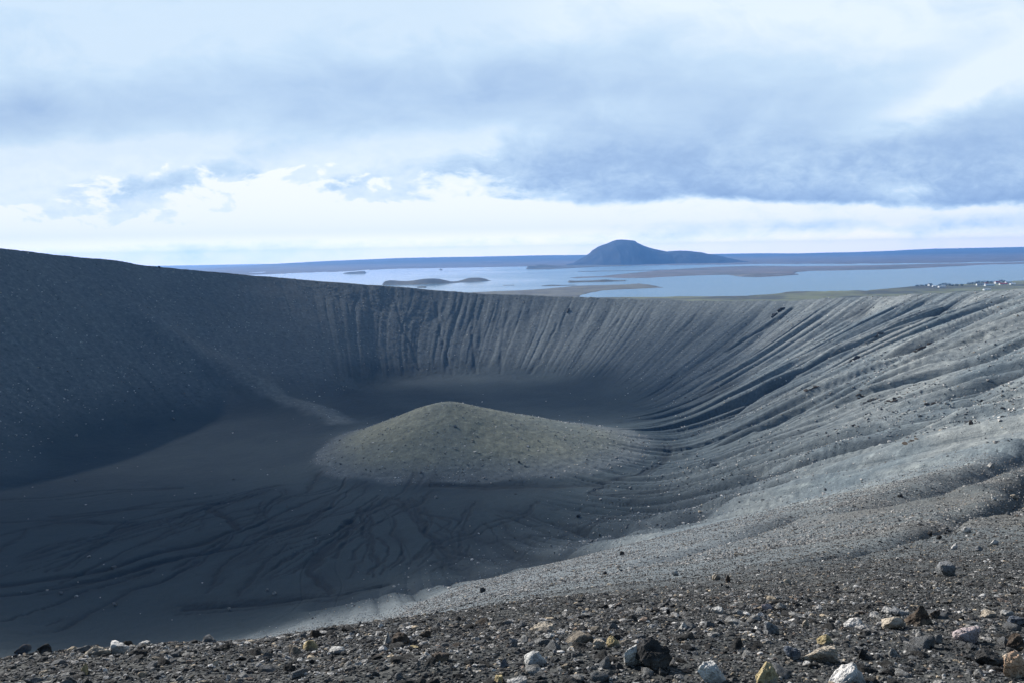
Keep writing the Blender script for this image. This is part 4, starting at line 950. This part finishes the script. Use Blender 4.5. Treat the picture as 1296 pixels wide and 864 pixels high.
tex = t.m('ADD', t.m('MULTIPLY', t.m('SUBTRACT', n_mid, .5), .10), t.m('MULTIPLY', t.m('SUBTRACT', n_soft, .5), .34))
tex = t.m('ADD', tex, t.m('MULTIPLY', t.m('SUBTRACT', n_puff, .5), .38))
dk = t.m('ADD', dark, tex, clamp=True)
dk = t.m('ADD', dk, t.ss(e, 70, 200, .0, .17), clamp=True)
n_fine = t.noise(lv, 4.2, 9, .64, .35); n_str = t.noise(t.comb(t.m('MULTIPLY', a, .004), t.m('MULTIPLY', e, .05), 1.3), 1.0, 6, .6, .3)
edge = t.m('MULTIPLY', t.m('MULTIPLY', t.m('ADD', dk, .10), t.m('SUBTRACT', 1.1, dk)), 3.6)
dk = t.m('ADD', dk, t.m('MULTIPLY', t.m('MULTIPLY', t.m('SUBTRACT', n_fine, .5), t.ss(e, 170, 80, .03, .6)), edge), clamp=True)
dk = t.m('ADD', dk, t.m('MULTIPLY', t.m('SUBTRACT', n_str, .5), .03), clamp=True)
# heaped white clouds low on the left, their tops crisp
n_cu = t.noise(t.comb(t.m('MULTIPLY', a, .011), t.m('MULTIPLY', e, .024), 11.3), 1.0, 9, .6, .4)
cu = t.ss(t.m('ADD', n_cu, t.m('MULTIPLY', t.m('SUBTRACT', 78, e), .0032)), .475, .585)
cu = t.m('MULTIPLY', cu, t.m('MULTIPLY', t.ss(a, 180, -60), t.ss(e, 14, 34)))
dk = t.m('SUBTRACT', t.m('ADD', dk, t.m('MULTIPLY', t.m('MULTIPLY', t.ss(a, 150, -80), t.ss(e, 10, 60)), .15)), t.m('MULTIPLY', cu, .40), clamp=True)
ramp = t.n('ShaderNodeValToRGB'); cr = ramp.color_ramp; cr.interpolation = 'LINEAR'
cr.elements[0].position = 0; cr.elements[0].color = (.99, 1.03, 1.06, 1)
cr.elements[1].position = 1; cr.elements[1].color = (.26, .40, .66, 1)
for pos, c in ((.14, (.85, .95, 1.03, 1)), (.38, (.60, .77, .95, 1)), (.7, (.39, .55, .80, 1))):
    q = cr.elements.new(pos); q.color = c
t.put(ramp.inputs[0], dk)
cl = t.mix(1.0, ramp.outputs[0], (6.15, 6.15, 6.15), 'MULTIPLY')
cl = t.mix(t.ss(e, 34, 2), cl, t.mix(1.0, cl, (1.95, 1.62, 1.5), 'MULTIPLY'))
# higher up and behind the photographer the clouds break up and blue sky shows
el_high = t.m('MULTIPLY', t.ss(z, .34, .62), 1.0)
gaps = t.ss(t.m('ADD', n_big, t.m('MULTIPLY', el_high, .16)), .46, .60)
openf = t.m('MULTIPLY', gaps, t.m('MAXIMUM', el_high, t.ss(y, .25, -.1)))
up = t.mix(t.ss(n_big, .3, .6), (1.8, 3.1, 4.1), (2.9, 4.2, 5.2))
cl = t.mix(t.m('MAXIMUM', el_high, t.ss(y, .3, -.05)), cl, up)
final = t.mix(openf, cl, sky.outputs[0])
bg = t.n('ShaderNodeBackground'); t.put(bg.inputs[0], final); bg.inputs[1].default_value = .10
wo = t.n('ShaderNodeOutputWorld'); t.t.links.new(bg.outputs[0], wo.inputs[0])

# ------------------------------------------------------------------ camera and picture
cam = bpy.data.cameras.new('camera'); co = bpy.data.objects.new('camera', cam); col.objects.link(co)
cam.sensor_width = 36; cam.lens = F / W * 36; cam.clip_start = .05; cam.clip_end = 150000
co.matrix_world = Matrix.Rotation(R(90) - PITCH, 4, 'X') @ Matrix.Rotation(-ROLL, 4, 'Z')
scene.camera = co
vs = scene.view_settings; vs.view_transform = 'Standard'; vs.look = 'None'; vs.exposure = .72; vs.gamma = 1
scene.render.engine = 'CYCLES'
scene.cycles.max_bounces = 4; scene.cycles.diffuse_bounces = 2; scene.cycles.volume_bounces = 0
scene.cycles.use_denoising = True
scene.cycles.use_adaptive_sampling = False
